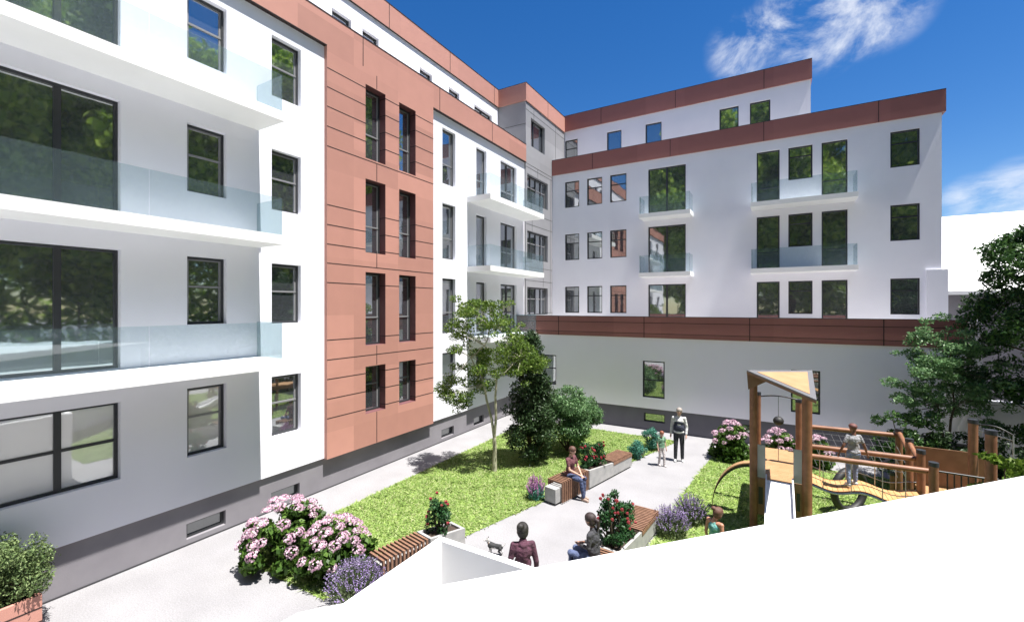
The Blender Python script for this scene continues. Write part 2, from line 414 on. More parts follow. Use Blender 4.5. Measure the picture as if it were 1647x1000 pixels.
mb.face([(-12.6, YN, 13.3), (-22, YN, 13.3), (-22, YN, 15.76), (-12.6, YN, 15.76)])
mb.build('wall', M['stucco'], left)
for w in cols:
    if w[1] < OY0+0.02 or w[0] > OY1-0.02: FL.window(left, *w[:4], hs=w[4], vs=w[5], lightbar=w[6], bar=0.045 if w[5] else 0.035, pm='pane_blind' if (w[3] < 3.5 and w[1] < 5.8) else 'pane')
for w in upw: FU.window(left, *w[:4], hs=w[4], vs=w[5])
mb = MB(); mb.box(-11.3, -22, YN, YE, 13.28, 13.34); mb.box(-12.9, -22, YN, YE, 16.5, 16.56); mb.build('roof', M['roof'], left)
# plinth
pw = []
for a, b in ((300, 363), (436, 482), (710, 730), (762, 778)):
    pw.append((LY(a, XP), LY(b, XP), 0.13, 0.47))
mb = MB(); FP.wall(mb, YN, YE, 0, 0.93, pw, depth=0.16)
mb.build('plinth', M['plinth'], left)
for w in pw: FP.window(left, *w, hs=(), vs=(), depth=0.16, fw=0.05, pm='pane_low')
mb = MB(); FP.box(mb, YN, YE, 0, 0.03, -0.02, 0.0); mb.build('base_joint', M['greyjoint'], left)
# terracotta bay
ow = []
yG = (LY(588, XC), LY(620, XC)); yH = (LY(642, XC), LY(668.5, XC))
for i in range(4):
    hi = [3.37, 6.30, 9.19, 12.11][i]; lo = hi-(2.28 if i else 1.46)
    for yy in (yG, yH): ow.append((*yy, lo, hi, (0.62 if i else 0.42,), (), True))
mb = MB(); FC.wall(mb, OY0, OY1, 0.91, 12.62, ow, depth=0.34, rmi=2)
for y in (OY0, OY1): mb.face([(XC, y, 0.91), (XP, y, 0.91), (XP, y, 12.62), (XC, y, 12.62)])
mb.face([(XC, OY0, 0.91), (XC, OY1, 0.91), (XP, OY1, 0.91), (XP, OY0, 0.91)])
def joint_h(mb, F_, z, u0, u1, holes, mi=1, w=0.011):
    cuts = sorted([(h[0], h[1]) for h in holes if h[2] < z < h[3]])
    u = u0
    for a, b in cuts:
        if a > u: F_.box(mb, u, a, z-w, z+w, -0.004, 0.002, mi)
        for q in (a, b):    # the joint turns into the reveal
            pa = F_.P(q-0.003, z-w, 0.0); pb = F_.P(q+0.003, z+w, 0.26); mb.box(pa[0], pb[0], pa[1], pb[1], pa[2], pb[2], mi)
        u = b
    if u < u1: F_.box(mb, u, u1, z-w, z+w, -0.004, 0.002, mi)
def joint_v(mb, F_, u, z0, z1, mi=1, w=0.012): F_.box(mb, u-w, u+w, z0, z1, -0.005, 0.002, mi)
for z in (11.98, 11.44, 10.89, 10.33, 9.77, 8.11, 7.55, 7.0, 6.46, 5.91, 4.28, 3.72, 3.17, 2.61, 2.06): joint_h(mb, FC, z, OY0, OY1, ow)
um = LY(606, XC)
for z0, z1 in ((12.13, 12.55), (9.21, 9.75), (6.46, 7.0), (3.4, 4.0), (0.93, 1.9)): joint_v(mb, FC, um, z0, z1)
mb.build('cladding', [M['clad'], M['joint'], M['reveal']], left)
for w in ow: FC.window(left, *w[:4], hs=w[4], vs=w[5], lightbar=True, depth=0.34)
# cornices
def cornice(mb, F_, u0, u1, z0, z1, joints, d1=0.3, mi=0):
    F_.box(mb, u0, u1, z0, z1, 0, d1, mi)
    for u in joints:
        if u0 < u < u1: F_.box(mb, u-0.013, u+0.013, z0-0.002, z1+0.002, -0.005, 0.002, 1)
    F_.box(mb, u0, u1, z1, z1+0.02, -0.012, d1+0.02, 2)
mb = MB(); cornice(mb, FC, YN, YE-0.02, 12.62, 13.5, [9.5+3.65*k for k in range(-5, 4)])
F2 = Face('L', -12.54); cornice(mb, F2, YN, YE-0.02, 15.76, 16.68, [12.2+3.68*k for k in range(-6, 4)])
F2.box(mb, YN, YE-0.02, 15.745, 15.76, -0.005, 0.2, 1); FC.box(mb, YN, OY0, 12.60, 12.62, -0.004, 0.12, 1); FC.box(mb, OY1, YE, 12.60, 12.62, -0.004, 0.12, 1)
mb.build('cornice', [M['clad'], M['joint'], M['cap']], left)
for i in (1, 2, 3): balcony(left, XL, -9.93, -1.5, LY(416, XL), F[i], 'W')
yb = LY(751, XL)
for i in (1, 2, 3): balcony(left, XL, -9.83, yb, 19.9 if i > 1 else 19.15, F[i], 'W')

# ---- corner block
XB = -10.92
blk = empty('stair_block', (-14, 22.5, 0), 0, 'grey panelled corner block with gridded stair windows between the two white wings', 'building'); blk['_abs'] = 1
FB = Face('L', XB); FBn = Face('R', YE+0.01)
bw = [(20.57, 22.2, 13.62, 15.1)] + [(20.16, 22.58, h-1.46, h) for h in (12.1, 9.18, 6.26)]
mb = MB(); FB.wall(mb, YE+0.01, 25.2, 0, 15.76, bw, depth=0.22)
FBn.wall(mb, -16, XB, 0, 15.76, [])
mb.face([(-16, YE, 0), (-16, 25.2, 0), (-16, 25.2, 15.7), (-16, YE, 15.7)])
for z in (15.35, 12.6, 12.42, 10.1, 9.5, 7.3, 6.6, 4.9): joint_h(mb, FB, z, YE+0.01, 24.9, bw)
for z in (14.6, 12.9): FBn.box(mb, -16, XB, z-0.011, z+0.011, -0.004, 0.002, 1)
for u, z0, z1 in ((21.35, 12.12, 12.6), (20.9, 15.12, 15.7), (22.9, 4.9, 12.42), (23.6, 12.6, 15.7), (20.7, 9.2, 10.6), (22.0, 6.3, 7.7)): joint_v(mb, FB, u, z0, z1)
mb.build('wall', [M['grey_panel'], M['greyjoint']], blk)
for k, w in enumerate(bw): FB.window(blk, *w, hs=(0.42,) if k else (), vs=(0.33,) if not k else (0.25, 0.5, 0.75), depth=0.22, lightbar=bool(k))
mb = MB(); Fb2 = Face('L', XB+0.05)
Fb2.box(mb, YE-0.05, 24.86, 15.76, 16.66, 0, 0.3); mb.box(-16, XB-0.25, YE-0.05, YE+0.2, 15.76, 16.66, 0)
Fb2.box(mb, 22.5-0.013, 22.5+0.013, 15.76, 16.66, -0.005, 0.002, 1)
Fb2.box(mb, YE-0.06, 24.86, 16.66, 16.68, -0.012, 0.32, 2); mb.box(-16, XB-0.28, YE-0.06, YE+0.2, 16.66, 16.68, 2)
mb.build('cornice', [M['clad'], M['joint'], M['cap']], blk)
mb = MB(); mb.box(-16, XB-0.25, YE+0.2, 25.2, 16.3, 16.36); mb.build('roof', M['roof'], blk)

# ---- right wing
Y1, Y2 = 23.15, 24.9; XE = 5.58
right = empty('apartment_building', (-2, 28, 0), 0, 'shaded white wing at the back with terracotta parapets darkened for shade and small balconies', 'building'); right['_abs'] = 1
FR = Face('R', Y1); FR2 = Face('R', Y2)
rw = []
def rwin(p0, p1, lo, hi, hs, vs=()): rw.append((RX(p0, Y1), RX(p1, Y1), lo, hi, hs, vs))
HR = [12.24, 9.30, 6.36]; FRF = [9.8, 6.9, 4.0]
for i, h in enumerate(HR):
    for p0, p1 in ((908.5, 931.5), (944, 968.5), (981, 1007.5)): rwin(p0, p1, h-1.46, h, (0.36,))
    rwin(1042.5, 1103, max(FRF[i]+0.02, 4.05), h, (), (0.5,))
    rwin(1217, 1254, max(FRF[i]+0.02, 4.05), h, ((0.68,) if i < 2 else ()))
    rwin(1268, 1307, h-1.44, h, (0.30,)); rwin(1321.5, 1363.5, max(FRF[i]+0.02, 4.05), h, ((0.68,) if i < 2 else ()))
    rwin(1432, 1480, h-1.44, h, (0.34,))
mb = MB(); FR.wall(mb, XB+0.01, XE, 0, 12.70, rw, depth=0.14)
mb.face([(XE, Y1, 0), (XE, 36, 0), (XE, 36, 13.3), (XE, Y1, 13.3)])
uw = [(RX(a, Y2), RX(b, Y2), 13.8, 15.27) for a, b in ((908.5, 929), (976, 999.5), (1038, 1064), (1157, 1188), (1206, 1239))]
XU = 1.49
FR2.wall(mb, XB+0.01, XU, 13.2, 15.80, uw, depth=0.14)
mb.face([(XU, Y2, 13.2), (XU, 36, 13.2), (XU, 36, 16.6), (XU, Y2, 16.6)])
mb.face([(-14, 36, 0), (XE, 36, 0), (XE, 36, 13.2), (-14, 36, 13.2)])
mb.box(5.12, 5.74, Y1-0.1, Y1-0.002, 3.9, 6.66)
mb.build('wall', M['stucco'], right)
for w in rw: FR.window(right, *w[:4], hs=w[4], vs=w[5], depth=0.14, bar=0.04)
for w in uw: FR2.window(right, *w, hs=(0.36,) if w[0] < -10 else (), vs=(), depth=0.14)
mb = MB(); Fp = Face('R', Y1-0.07)
cornice(mb, Fp, XB+0.02, 5.69, 12.70, 13.55, [-8.48+4.05*k for k in range(5)])
mb.box(5.39, 5.69, Y1+0.235, 36, 12.70, 13.55, 0)
Fq = Face('R', Y2-0.07); cornice(mb, Fq, XB+0.02, XU+0.05, 15.80, 16.72, [-8.6+4.1*k for k in range(4)])
mb.box(XU-0.2, XU+0.05, Y2+0.235, 36, 15.80, 16.72, 0)
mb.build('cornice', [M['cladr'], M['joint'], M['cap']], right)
mb = MB(); mb.box(XB-3, 5.5, Y1+0.24, 36, 13.2, 13.26); mb.box(XB-3, XU-0.2, Y2+0.24, 36, 16.3, 16.36); mb.build('roof', M['roof'], right)
for i in (0, 1):
    balcony(right, RX(1027, Y1-1.0), RX(1110, Y1-1.0), Y1-1.0, Y1, FRF[i], 'N', th=0.2, gh=0.85)
    balcony(right, RX(1207, Y1-1.0), RX(1381, Y1-1.0), Y1-1.0, Y1, FRF[i], 'N', th=0.2, gh=0.85)

# ---- annex
YA = 19.2
annex = empty('annex_building', (-3, 21, 0), 0, 'low white annex across the end of the courtyard with a long terracotta band', 'building'); annex['_abs'] = 1
FA = Face('R', YA); FAp = Face('R', YA+0.07)
aw = [(RX(869, YA), RX(894.5, YA), 1.55, 2.95, (0.45,)), (RX(1033.5, YA), RX(1069, YA), 1.39, 2.94, (0.52,)), (RX(1272, YA), RX(1319.5, YA), 1.39, 2.94, (0.55,)),]
mb = MB(); FA.wall(mb, XL+0.01, 5.56, 0.93, 3.92, aw, depth=0.12)
FA.box(mb, 5.2, 5.56, 3.92, 4.80, 0.0, 0.25)
mb.face([(5.56, YA, 0), (5.56, Y1, 0), (5.56, Y1, 4.7), (5.56, YA, 4.7)])
mb.build('wall', M['annex'], annex)
for w in aw: FA.window(annex, *w[:4], hs=w[4], depth=0.12)
mb = MB(); ap = [(RX(1035, YA), RX(1069, YA), 0.36, 0.72), (RX(1180, YA), RX(1213, YA), 0.36, 0.72)]
FAp.wall(mb, XL+0.01, 5.56, 0, 0.93, ap, depth=0.14); mb.build('plinth', M['plinth_shaded'], annex)
for w in ap: FAp.window(annex, *w, hs=(), depth=0.14, fw=0.04)
mb = MB(); Fab = Face('R', YA-0.05)
Fab.box(mb, XL+0.03, 5.2, 3.92, 4.80, 0, 0.3)
for z in (4.10, 4.55): Fab.box(mb, XL+0.03, 5.2, z-0.010, z+0.010, -0.004, 0.002, 1)
for k in range(4): u = -8.7+3.96*k; Fab.box(mb, u-0.014, u+0.014, 3.918, 4.802, -0.006, 0.002, 1)
Fab.box(mb, XL+0.03, 5.2, 4.80, 4.82, -0.01, 0.3, 2)
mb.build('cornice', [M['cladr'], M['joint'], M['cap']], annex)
mb = MB(); mb.box(XL+0.1, 5.5, YA+0.26, Y1-0.01, 3.95, 4.0); mb.build('roof', M['roof'], annex)

# ---- boundary wall, neighbour, foreground roof
bwall = MB(); bwall.box(5.60, 16, YA-0.02, YA+0.2, 0, 2.28); bwall.box(5.60, 16, YA-0.06, YA+0.24, 2.28, 2.34)
tag(bwall.build('garden_wall', M['stucco']), 'low white garden wall running right from the annex behind the dark tree', 'wall')
nb = empty('neighbour_house', (18, 42, 0), 0, 'neighbouring house with bright white pitched roof beyond the far right corner', 'building'); nb['_abs'] = 1
def zt(py, t): return H + (HZ-py)/FPX*t
mb = MB(); mb.box(4, 40, 34.3, 52, 0, 6.05); mb.build('wall', M['plinth'], nb)
mb = MB(); mb.ext([(3.5, 33.7, 6.1), (3.5, 33.7, 5.9), (3.5, 42, 11.2), (3.5, 52, 6.0), (3.5, 52, 6.2), (3.5, 42, 11.5)], (37, 0, 0)); mb.build('roof', M['slab'], nb)

fr = empty('garage_building', (0, 0, 0), 0, 'pure white flat roof filling the bottom right foreground', 'building')
def camxy(x, y): return (x*c_ - y*s_, x*s_ + y*c_)
poly = [camxy(-1.7, -3.0), camxy(9.0, -3.0), camxy(9.0, 5.56), camxy(4.89, 4.26), camxy(-1.02, 2.395), camxy(-1.13, 2.352), camxy(-1.185, 2.28), camxy(-1.7, 1.4)]
mb = MB(); mb.prism(poly, 3.38, 3.6); mb.build('roof', M['slab'], fr)
ctr = Vector((sum(p[0] for p in poly)/8, sum(p[1] for p in poly)/8))
mb = MB(); mb.prism([tuple(ctr+(Vector(p)-ctr)*0.93) for p in poly], 0, 3.38); mb.build('wall', M['stucco'], fr)
gw = MB(); ax_, ay_ = -3.93, 4.79
gw.box(ax_-0.10, ax_, -1.5, ay_+0.10, 0, 2.0); gw.box(ax_, 0.75, ay_, ay_+0.10, 0, 2.0)
tag(gw.build('parapet_wall', M['slab']), 'white L-shaped wall corner rising beside the slatted bench in the foreground', 'wall')

# ------------------------------------------------------------------ planter benches
def bench(p0, ang, Lbox, Lplant, Lseat, label, zbox=0.57, w=0.5, zfar=0.33, block=False):
    """p0: path-side near corner on the ground, runs along 'ang' (from +Y to the right); body lies to the left."""
    b = empty('planter_bench', (p0.x, p0.y, 0), -ang, label, 'bench', 'planter benches along the courtyard path')
    LT = Lbox+Lplant+Lseat
    # slatted box: hoops of board over a concrete core; y along the bench, x from -w to 0
    if Lbox > 0:
        m = MB(); n = int(Lbox/0.085)
        for k in range(n):
            y = 0.0+k*Lbox/n; t = 0.042
            m.box(-w, 0, y, y+t, zbox-0.04, zbox); m.box(-0.04, 0.0, y, y+t, 0.03, zbox-0.04); m.box(-w, -w+0.04, y, y+t, 0.03, zbox-0.04)
        m.build('slatted_seat', M['slatwood'], b)
        m = MB(); m.box(-w+0.07, -0.07, (-0.22 if block else 0.04), Lbox, 0.06, zbox-0.14); m.build('concrete_core', M['concrete'], b)
    y0, y1 = Lbox+0.01, LT
    def zz(y): return zbox-0.02 + (zfar-(zbox-0.02))*max(0, (y-y0)/(y1-y0))**1.0
    m = MB(); t = 0.06
    for xa in (-w, -t):
        m.ext([(xa, y0, 0.05), (xa, y1, 0.05), (xa, y1, zz(y1)), (xa, y0, zz(y0))], (t, 0, 0))
    m.box(-w+t, -t, y0, y0+t, 0.05, zz(y0)-0.002); m.box(-w+t, -t, y1-t, y1, 0.05, zz(y1)-0.002)
    m.build('concrete_planter', M['concrete'], b)
    m = MB(); m.face([(-w+t, y0+t, zz(y0)-0.07), (-t, y0+t, zz(y0)-0.07), (-t, y1-t, zz(y1)-0.05), (-w+t, y1-t, zz(y1)-0.05)]); m.build('soil', M['soil'], b)
    m = MB(); m.box(-w+0.05, -0.05, y0+0.05, y1-0.05, 0.0, 0.05); m.build('foot', M['black'], b)
    if Lseat > 0:
        m = MB(); n = int(Lseat/0.075); ys = LT-Lseat
        for k in range(n):
            y = ys+k*Lseat/n; m.box(-w-0.01, 0.01, y, y+0.045, 0.44, 0.48)
        for xx in (-w+0.02, -0.08): m.box(xx, xx+0.05, ys, LT, 0.34, 0.4399)
        m.build('slatted_bench_top', M['slatwood'], b)
        m = MB(); m.box(-w-0.012, -w+0.01, ys, LT, 0.36, 0.44); m.box(-0.01, 0.012, ys, LT, 0.36, 0.44); m.build('side_board', M['slatwood'], b)
    return b
P2 = G(905, 811); P2b = G(1016, 751); a2 = math.atan2(P2b.x-P2.x, P2b.y-P2.y); L2 = (P2b-P2).length
bench2 = bench(P2, a2, 1.27, L2-1.27-1.15, 1.15, 'slatted wooden bench and long concrete planter with a woman seated on its near end', block=True)
P1 = G(616, 902, 0.57); P1b = G(692, 865, 0.57); a1 = math.atan2(P1b.x-P1.x, P1b.y-P1.y); L1 = (P1b-P1).length
bench1 = bench(P1, a1, L1, 0.95, 0.0, 'slatted wooden bench with short planter beside the big pink hydrangeas', w=0.46, zfar=0.42)
P3 = G(1059, 853); a3 = R(4.5); L3 = 3.6
d3 = Vector((math.sin(a3), math.cos(a3), 0)); p3 = P3-d3*L3
bench3 = bench(p3, a3, 1.2, 1.25, 1.15, 'slatted bench with rose planter on the near right, ponytailed woman sitting at its end', w=0.53)
def on_bench(b, x, y, z):
    ang = b.rotation_euler.z; c, s = math.cos(ang), math.sin(ang)
    return Vector((b.location.x + x*c - y*s, b.location.y + x*s + y*c, z))

# ------------------------------------------------------------------ plants
LM = {
 'maple': leafmat('maple_leaf', [(0.03, 0.06, 0.01), (0.08, 0.15, 0.022), (0.15, 0.24, 0.04), (0.25, 0.33, 0.07)], 0.5, 0.4),
 'dark': leafmat('dark_leaf', [(0.012, 0.028, 0.010), (0.025, 0.055, 0.018), (0.045, 0.085, 0.03), (0.07, 0.11, 0.05)], 0.45, 0.15),
 'laurel': leafmat('laurel_leaf', [(0.02, 0.06, 0.015), (0.05, 0.12, 0.03), (0.09, 0.18, 0.05), (0.15, 0.25, 0.09)], 0.45, 0.3),
 'bushlight': leafmat('bush_leaf', [(0.05, 0.12, 0.045), (0.12, 0.23, 0.09), (0.22, 0.34, 0.16)], 0.45, 0.3),
 'hyd': leafmat('hydrangea_leaf', [(0.025, 0.06, 0.010), (0.05, 0.11, 0.016), (0.10, 0.18, 0.03)], 0.5, 0.25),
 'rose': leafmat('rose_leaf', [(0.015, 0.05, 0.018), (0.03, 0.09, 0.03), (0.05, 0.13, 0.04)], 0.45, 0.2),
 'teal': leafmat('blue_green_leaf', [(0.03, 0.13, 0.09), (0.06, 0.22, 0.16), (0.11, 0.30, 0.23)], 0.55, 0.2),
 'sage': leafmat('lavender_leaf', [(0.06, 0.09, 0.035), (0.10, 0.14, 0.06), (0.17, 0.20, 0.11)], 0.6, 0.2),
 'silver': leafmat('silver_leaf', [(0.06, 0.10, 0.035), (0.12, 0.18, 0.065), (0.24, 0.31, 0.13)], 0.55, 0.25),
 'conifer': leafmat('conifer_leaf', [(0.015, 0.045, 0.012), (0.035, 0.09, 0.022), (0.08, 0.16, 0.035)], 0.5, 0.25),
 'bigtree': leafmat('lime_leaf', [(0.09, 0.19, 0.02), (0.27, 0.42, 0.05), (0.50, 0.64, 0.12)], 0.5, 0.5),
 'pink': leafmat('pink_petal', [(0.55, 0.32, 0.44), (0.66, 0.46, 0.56), (0.78, 0.66, 0.71), (0.52, 0.24, 0.40)], 0.6, 0.3),
 'lilac': leafmat('lilac_petal', [(0.25, 0.16, 0.42), (0.40, 0.29, 0.58), (0.56, 0.46, 0.70)], 0.6, 0.25),
 'magenta': leafmat('magenta_petal', [(0.40, 0.12, 0.36), (0.60, 0.24, 0.52), (0.70, 0.40, 0.64)], 0.6, 0.25),
 'red': leafmat('rose_petal', [(0.28, 0.02, 0.04), (0.42, 0.05, 0.07), (0.52, 0.16, 0.16)], 0.5, 0.2),
 'ltgreen': leafmat('sapling_leaf', [(0.05, 0.10, 0.012), (0.10, 0.17, 0.02), (0.16, 0.22, 0.035)], 0.5, 0.3),
}
def branchy(mb, base, targets, r0, fork, n=8, wob=0.06, rtip=0.008):
    """stems from base; targets = list of points. fork = height fraction where side limbs leave."""
    for t in targets:
        t = Vector(t); base = Vector(base); pts = []
        mid = base.lerp(t, 0.5) + Vector((random.uniform(-wob, wob), random.uniform(-wob, wob), random.uniform(0, wob)))
        for k in range(n+1):
            q = k/n; p = base*(1-q)**2 + mid*2*q*(1-q) + t*q*q
            p += Vector((random.uniform(-1, 1), random.uniform(-1, 1), 0))*wob*0.15*(1 if 0 < k < n else 0); pts.append(p)
        mb.tube(pts, [r0*(1-k/n)+rtip*k/n for k in range(n+1)], 0, 7)
def shrub(name, loc, centres, radii, n, ls, lw, lmat, label, cat, stem=None, group=None, outw=0.5, droop=0.1, stemmat='bark', foliage='foliage', trunk='stems'):
    root = empty(name, loc, 0, label, cat, group)
    P, d = clump_points(centres, radii, n)
    P[:, 2] = np.maximum(P[:, 2], 0.02)
    npmesh(foliage, leaf_quads(P, ls, lw, d, outw, droop), 4, lmat, root)
    mb = MB(); cs = [Vector(c) for c in centres]
    if stem is None: branchy(mb, (0, 0, 0), random.sample(cs, min(len(cs), 9)), 0.03, 0.4)
    else: stem(mb, cs)
    mb.build(trunk, M[stemmat], root)
    return root

# slender multi-stem tree on the lawn
def slender(name, loc, centres, radii, n, forks, label, lm, bark, r=0.075, ls=0.085):
    def stem(mb, cs):
        f0 = Vector(forks[0])
        mb.tube([(0, 0, -0.05), (0.01, 0, 0.3), f0*0.6+Vector((0.02, 0, 0)), f0], [r*1.25, r, r*0.92, r*0.85], 0, 10)
        for fk in forks[1:]:
            fk = Vector(fk); lo = [Vector(q) for q in forks if q[2] < fk.z-0.3 and not (Vector(q) == f0 and fk.z > 3.2)] or [f0]; b0 = min(lo, key=lambda q: (q-fk).length); kk = 1.0 if fk.z < 3.2 else 0.55
            pts = [b0, b0.lerp(fk, 0.35)+Vector((0.03, 0.01, 0)), b0.lerp(fk, 0.7)-Vector((0.02, 0, 0)), fk]
            mb.tube(pts, [r*0.62*kk, r*0.55*kk, r*0.5*kk, r*0.4*kk], 0, 8)
        for c in cs[::2]:
            fk = min([Vector(q) for q in forks[1:]], key=lambda q: (q-c).length)
            branchy(mb, fk, [c], r*0.16, 0, 6, 0.08, 0.004)
    return shrub(name, loc, centres, radii, n, ls, ls*0.62, lm, label, 'tree', stem, None, 0.35, 0.15, bark, 'crown', 'trunk')
tl = G(795, 757); tT = 14.2
def cam_off(dx, dz, dy=0.0):     # offset right (dx), away (dy), up (dz), in world axes
    return (dx*c_ - dy*s_, dx*s_ + dy*c_, dz)
# crown clumps (right, up, away) in metres read against the trunk base
cl1 = [(-0.95, 5.0, 0.2), (-0.55, 4.85, -0.3), (-0.1, 5.05, 0.2), (-1.25, 4.45, 0), (-0.7, 4.3, 0.5), (-0.15, 4.5, -0.4), (0.35, 4.6, 0.2), (0.75, 4.3, 0.1),
       (-1.05, 3.85, -0.2), (-0.5, 3.7, 0.5), (0.1, 3.85, -0.3), (0.6, 3.75, 0.3), (1.05, 3.8, 0), (1.3, 3.4, 0.2), (-0.75, 3.25, 0.2), (-0.2, 3.2, -0.5), (0.35, 3.25, 0.5),
       (0.85, 3.1, -0.2), (-1.35, 2.75, 0.1), (-0.95, 2.6, -0.3), (-0.55, 2.75, 0.3), (-1.0, 2.15, 0), (-1.5, 2.5, 0), (-0.8, 5.35, 0), (0.1, 5.1, 0.3)]
random.seed(3)
C1, R1 = [], []
for dx, dz, dy in cl1:
    for k in range(7):
        C1.append(cam_off(dx+random.gauss(0, .21), dz+random.gauss(0, .17), dy+random.gauss(0, .3))); r = random.uniform(.08, .24); R1.append((r*1.25, r*1.25, r*0.75))
tree1 = slender('maple_tree', (tl.x, tl.y, 0), C1, R1, 16500, [cam_off(0.0, 1.05), cam_off(-0.33, 2.75, 0.1), cam_off(0.08, 2.95, -0.1), cam_off(-0.75, 3.6, 0.1), cam_off(-0.3, 4.0, -0.2), cam_off(0.35, 3.9, 0.2), cam_off(0.85, 3.6), cam_off(-0.1, 4.6)],
                'slender airy tree with pale forked trunk on the left lawn', LM['maple'], 'bark_pale', 0.075, 0.07)

# dense cone-shaped bush and the round bush behind it
def dome(n, fn):
    C, Rr = [], []
    for k in range(n):
        c, r = fn(k); C.append(c); Rr.append(r)
    return C, Rr
def conefn(Hh, Rb):
    def f(k):
        z = Hh*(random.random()**1.1)*0.93+0.25; rad = Rb*(1-(z/Hh)**1.9)*math.sqrt(random.random())*1.0+0.06
        if z < 0.5: rad *= 0.75
        a = random.uniform(0, 6.283); q = random.uniform(.18, .34)
        return (rad*math.cos(a), rad*math.sin(a), z), (q, q, q*0.8)
    return f
q = G(852, 741); C, Rr = dome(150, conefn(4.3, 0.80))
shrub('conical_shrub', (q.x, q.y, 0), C, Rr, 27000, 0.085, 0.045, LM['dark'], 'tall dark cone-shaped bush standing on the lawn beside the slender tree', 'shrub')
def ballfn(rx, rz, zc):
    def f(k):
        d = Vector([random.gauss(0, 1) for _ in range(3)]).normalized()*random.random()**0.4; q = random.uniform(.16, .30)
        return (d.x*rx, d.y*rx, zc+d.z*rz), (q, q, q*0.85)
    return f
q = G(913, 725); C, Rr = dome(130, ballfn(1.1, 1.02, 1.30))
shrub('round_shrub', (q.x, q.y, 0), C, Rr, 21000, 0.095, 0.036, LM['bushlight'], 'broad round green bush behind the cone-shaped one on the lawn', 'shrub')

# hydrangeas
def flower_head(r=0.11, n=90, seed=0):
    d = unit(rng.normal(size=(n, 3))); d[:, 2] = np.abs(d[:, 2])*0.75 - 0.05
    P = d*r*(0.9+0.15*rng.random((n, 1)))
    P[:, 2] *= 0.8
    return leaf_quads(P, 0.042, 0.034, d, 1.2, 0, 0.1)
FH = []
for k in range(3):
    o = npmesh('flower_head', flower_head(), 4, LM['pink']); FH.append(o)
def hydrangea(loc, rx, rz, nheads, label, n=4200, ls=0.13, scale=1.0, ry=None):
    ry = ry or rx
    def f(k):
        d = Vector([random.gauss(0, 1) for _ in range(3)]).normalized(); d.z = abs(d.z); d = d*random.random()**0.35; q = random.uniform(.12, .2)
        return (d.x*rx, d.y*ry, 0.12+d.z*rz), (q, q, q*0.8)
    C, Rr = dome(70, f)
    root = shrub('hydrangea', loc, C, Rr, n, ls, ls*0.62, LM['hyd'], label, 'hydrangea', None, 'pink hydrangea bushes', 0.9, 0.2)
    pts = []; tries = 0
    while len(pts) < nheads and tries < 4000:
        tries += 1
        a = random.uniform(0, 6.283); el = random.uniform(0.3, 1.5)
        p = Vector((math.cos(a)*math.cos(el)*(rx+.05), math.sin(a)*math.cos(el)*(ry+.05), 0.15+math.sin(el)*(rz+.12)))
        if all((p-o).length > 0.17*scale for o in pts): pts.append(p)
    for i, p in enumerate(pts):
        fh = bpy.data.objects.new('flower_head', FH[i % 3].data); COL.objects.link(fh); fh.parent = root
        fh.location = p; nv = Vector((p.x, p.y, 0.5+p.z)).normalized()
        fh.rotation_euler = nv.to_track_quat('Z', 'Y').to_euler(); s = random.uniform(0.8, 1.25)*scale; fh.scale = (s, s, s)
    return root
g = G(462, 900); hydrangea((g.x, g.y, 0), 0.82, 0.98, 34, 'large pink hydrangea nearest the left facade, its flowers rising highest', 5200)
g = G(540, 922); hydrangea((g.x, g.y, 0), 0.66, 0.80, 27, 'pink hydrangea between the slatted bench and the taller hydrangea at the lawn tip', 4200)
g = G(1176, 738); hydrangea((g.x, g.y, 0), 0.60, 1.02, 26, 'pink hydrangea at the far end of the path left of the play tower', 4000)
g = G(1252, 752); hydrangea((g.x, g.y, 0), 0.52, 0.98, 20, 'pink hydrangea seen through the posts of the play tower', 3000)
g = G(1318, 752); hydrangea((g.x, g.y, 0), 0.30, 0.75, 8, 'small pink hydrangea seen just right of the play tower posts', 1400)
for o in FH: bpy.data.objects.remove(o)

def spiky(name, loc, rad, h, n, fm, lm, label, cat, flen=0.16, spread=0.55, group=None, nleaf=1500, fd=16):
    root = empty(name, loc, 0, label, cat, group)
    V = []; S = []
    for k in range(n):
        a = random.uniform(0, 6.283); r = rad*math.sqrt(random.random()); b = Vector((math.cos(a)*r*0.45, math.sin(a)*r*0.45, 0.02))
        hh = h*random.uniform(0.72, 1.05)*(1-0.42*(r/rad)**2); t = Vector((math.cos(a)*r*(1+spread*0.3), math.sin(a)*r*(1+spread*0.3), hh))
        d = (t-b).normalized(); S.append((b, t))
        m = fd
        P = np.array([[*(t-d*(flen*random.random()))] for _ in range(m)]) + rng.normal(size=(m, 3))*0.006
        V.append(leaf_quads(P, 0.026, 0.015, None, 0, 0, 0.1))
    npmesh('flower_spikes', np.concatenate(V), 4, fm, root)
    mb = MB()
    for b, t in S: mb.tube([b, b.lerp(t, .5)+Vector((0, 0, .02)), t], 0.004, 0, 3, False)
    mb.build('stems', lm, root)
    a = rng.uniform(0, 2*np.pi, nleaf); r = rad*0.85*np.sqrt(rng.random(nleaf)); P = np.c_[np.cos(a)*r, np.sin(a)*r, h*0.55*rng.random(nleaf)**0.8*(1-0.5*(r/rad)**2)+0.02]
    npmesh('foliage', leaf_quads(P, 0.08, 0.02, None, 0, -0.9), 4, lm, root)
    return root
GL = 'lavender clumps'
g = G(572, 962); spiky('lavender', (g.x, g.y, 0), 0.50, 0.72, 230, LM['lilac'], LM['sage'], 'lilac lavender clump in front of the near slatted bench', 'lavender', group=GL)
g = G(1078, 858); spiky('lavender', (g.x, g.y, 0), 0.42, 0.66, 190, LM['lilac'], LM['sage'], 'lavender clump right beside the rose planter, nearer of two', 'lavender', group=GL)
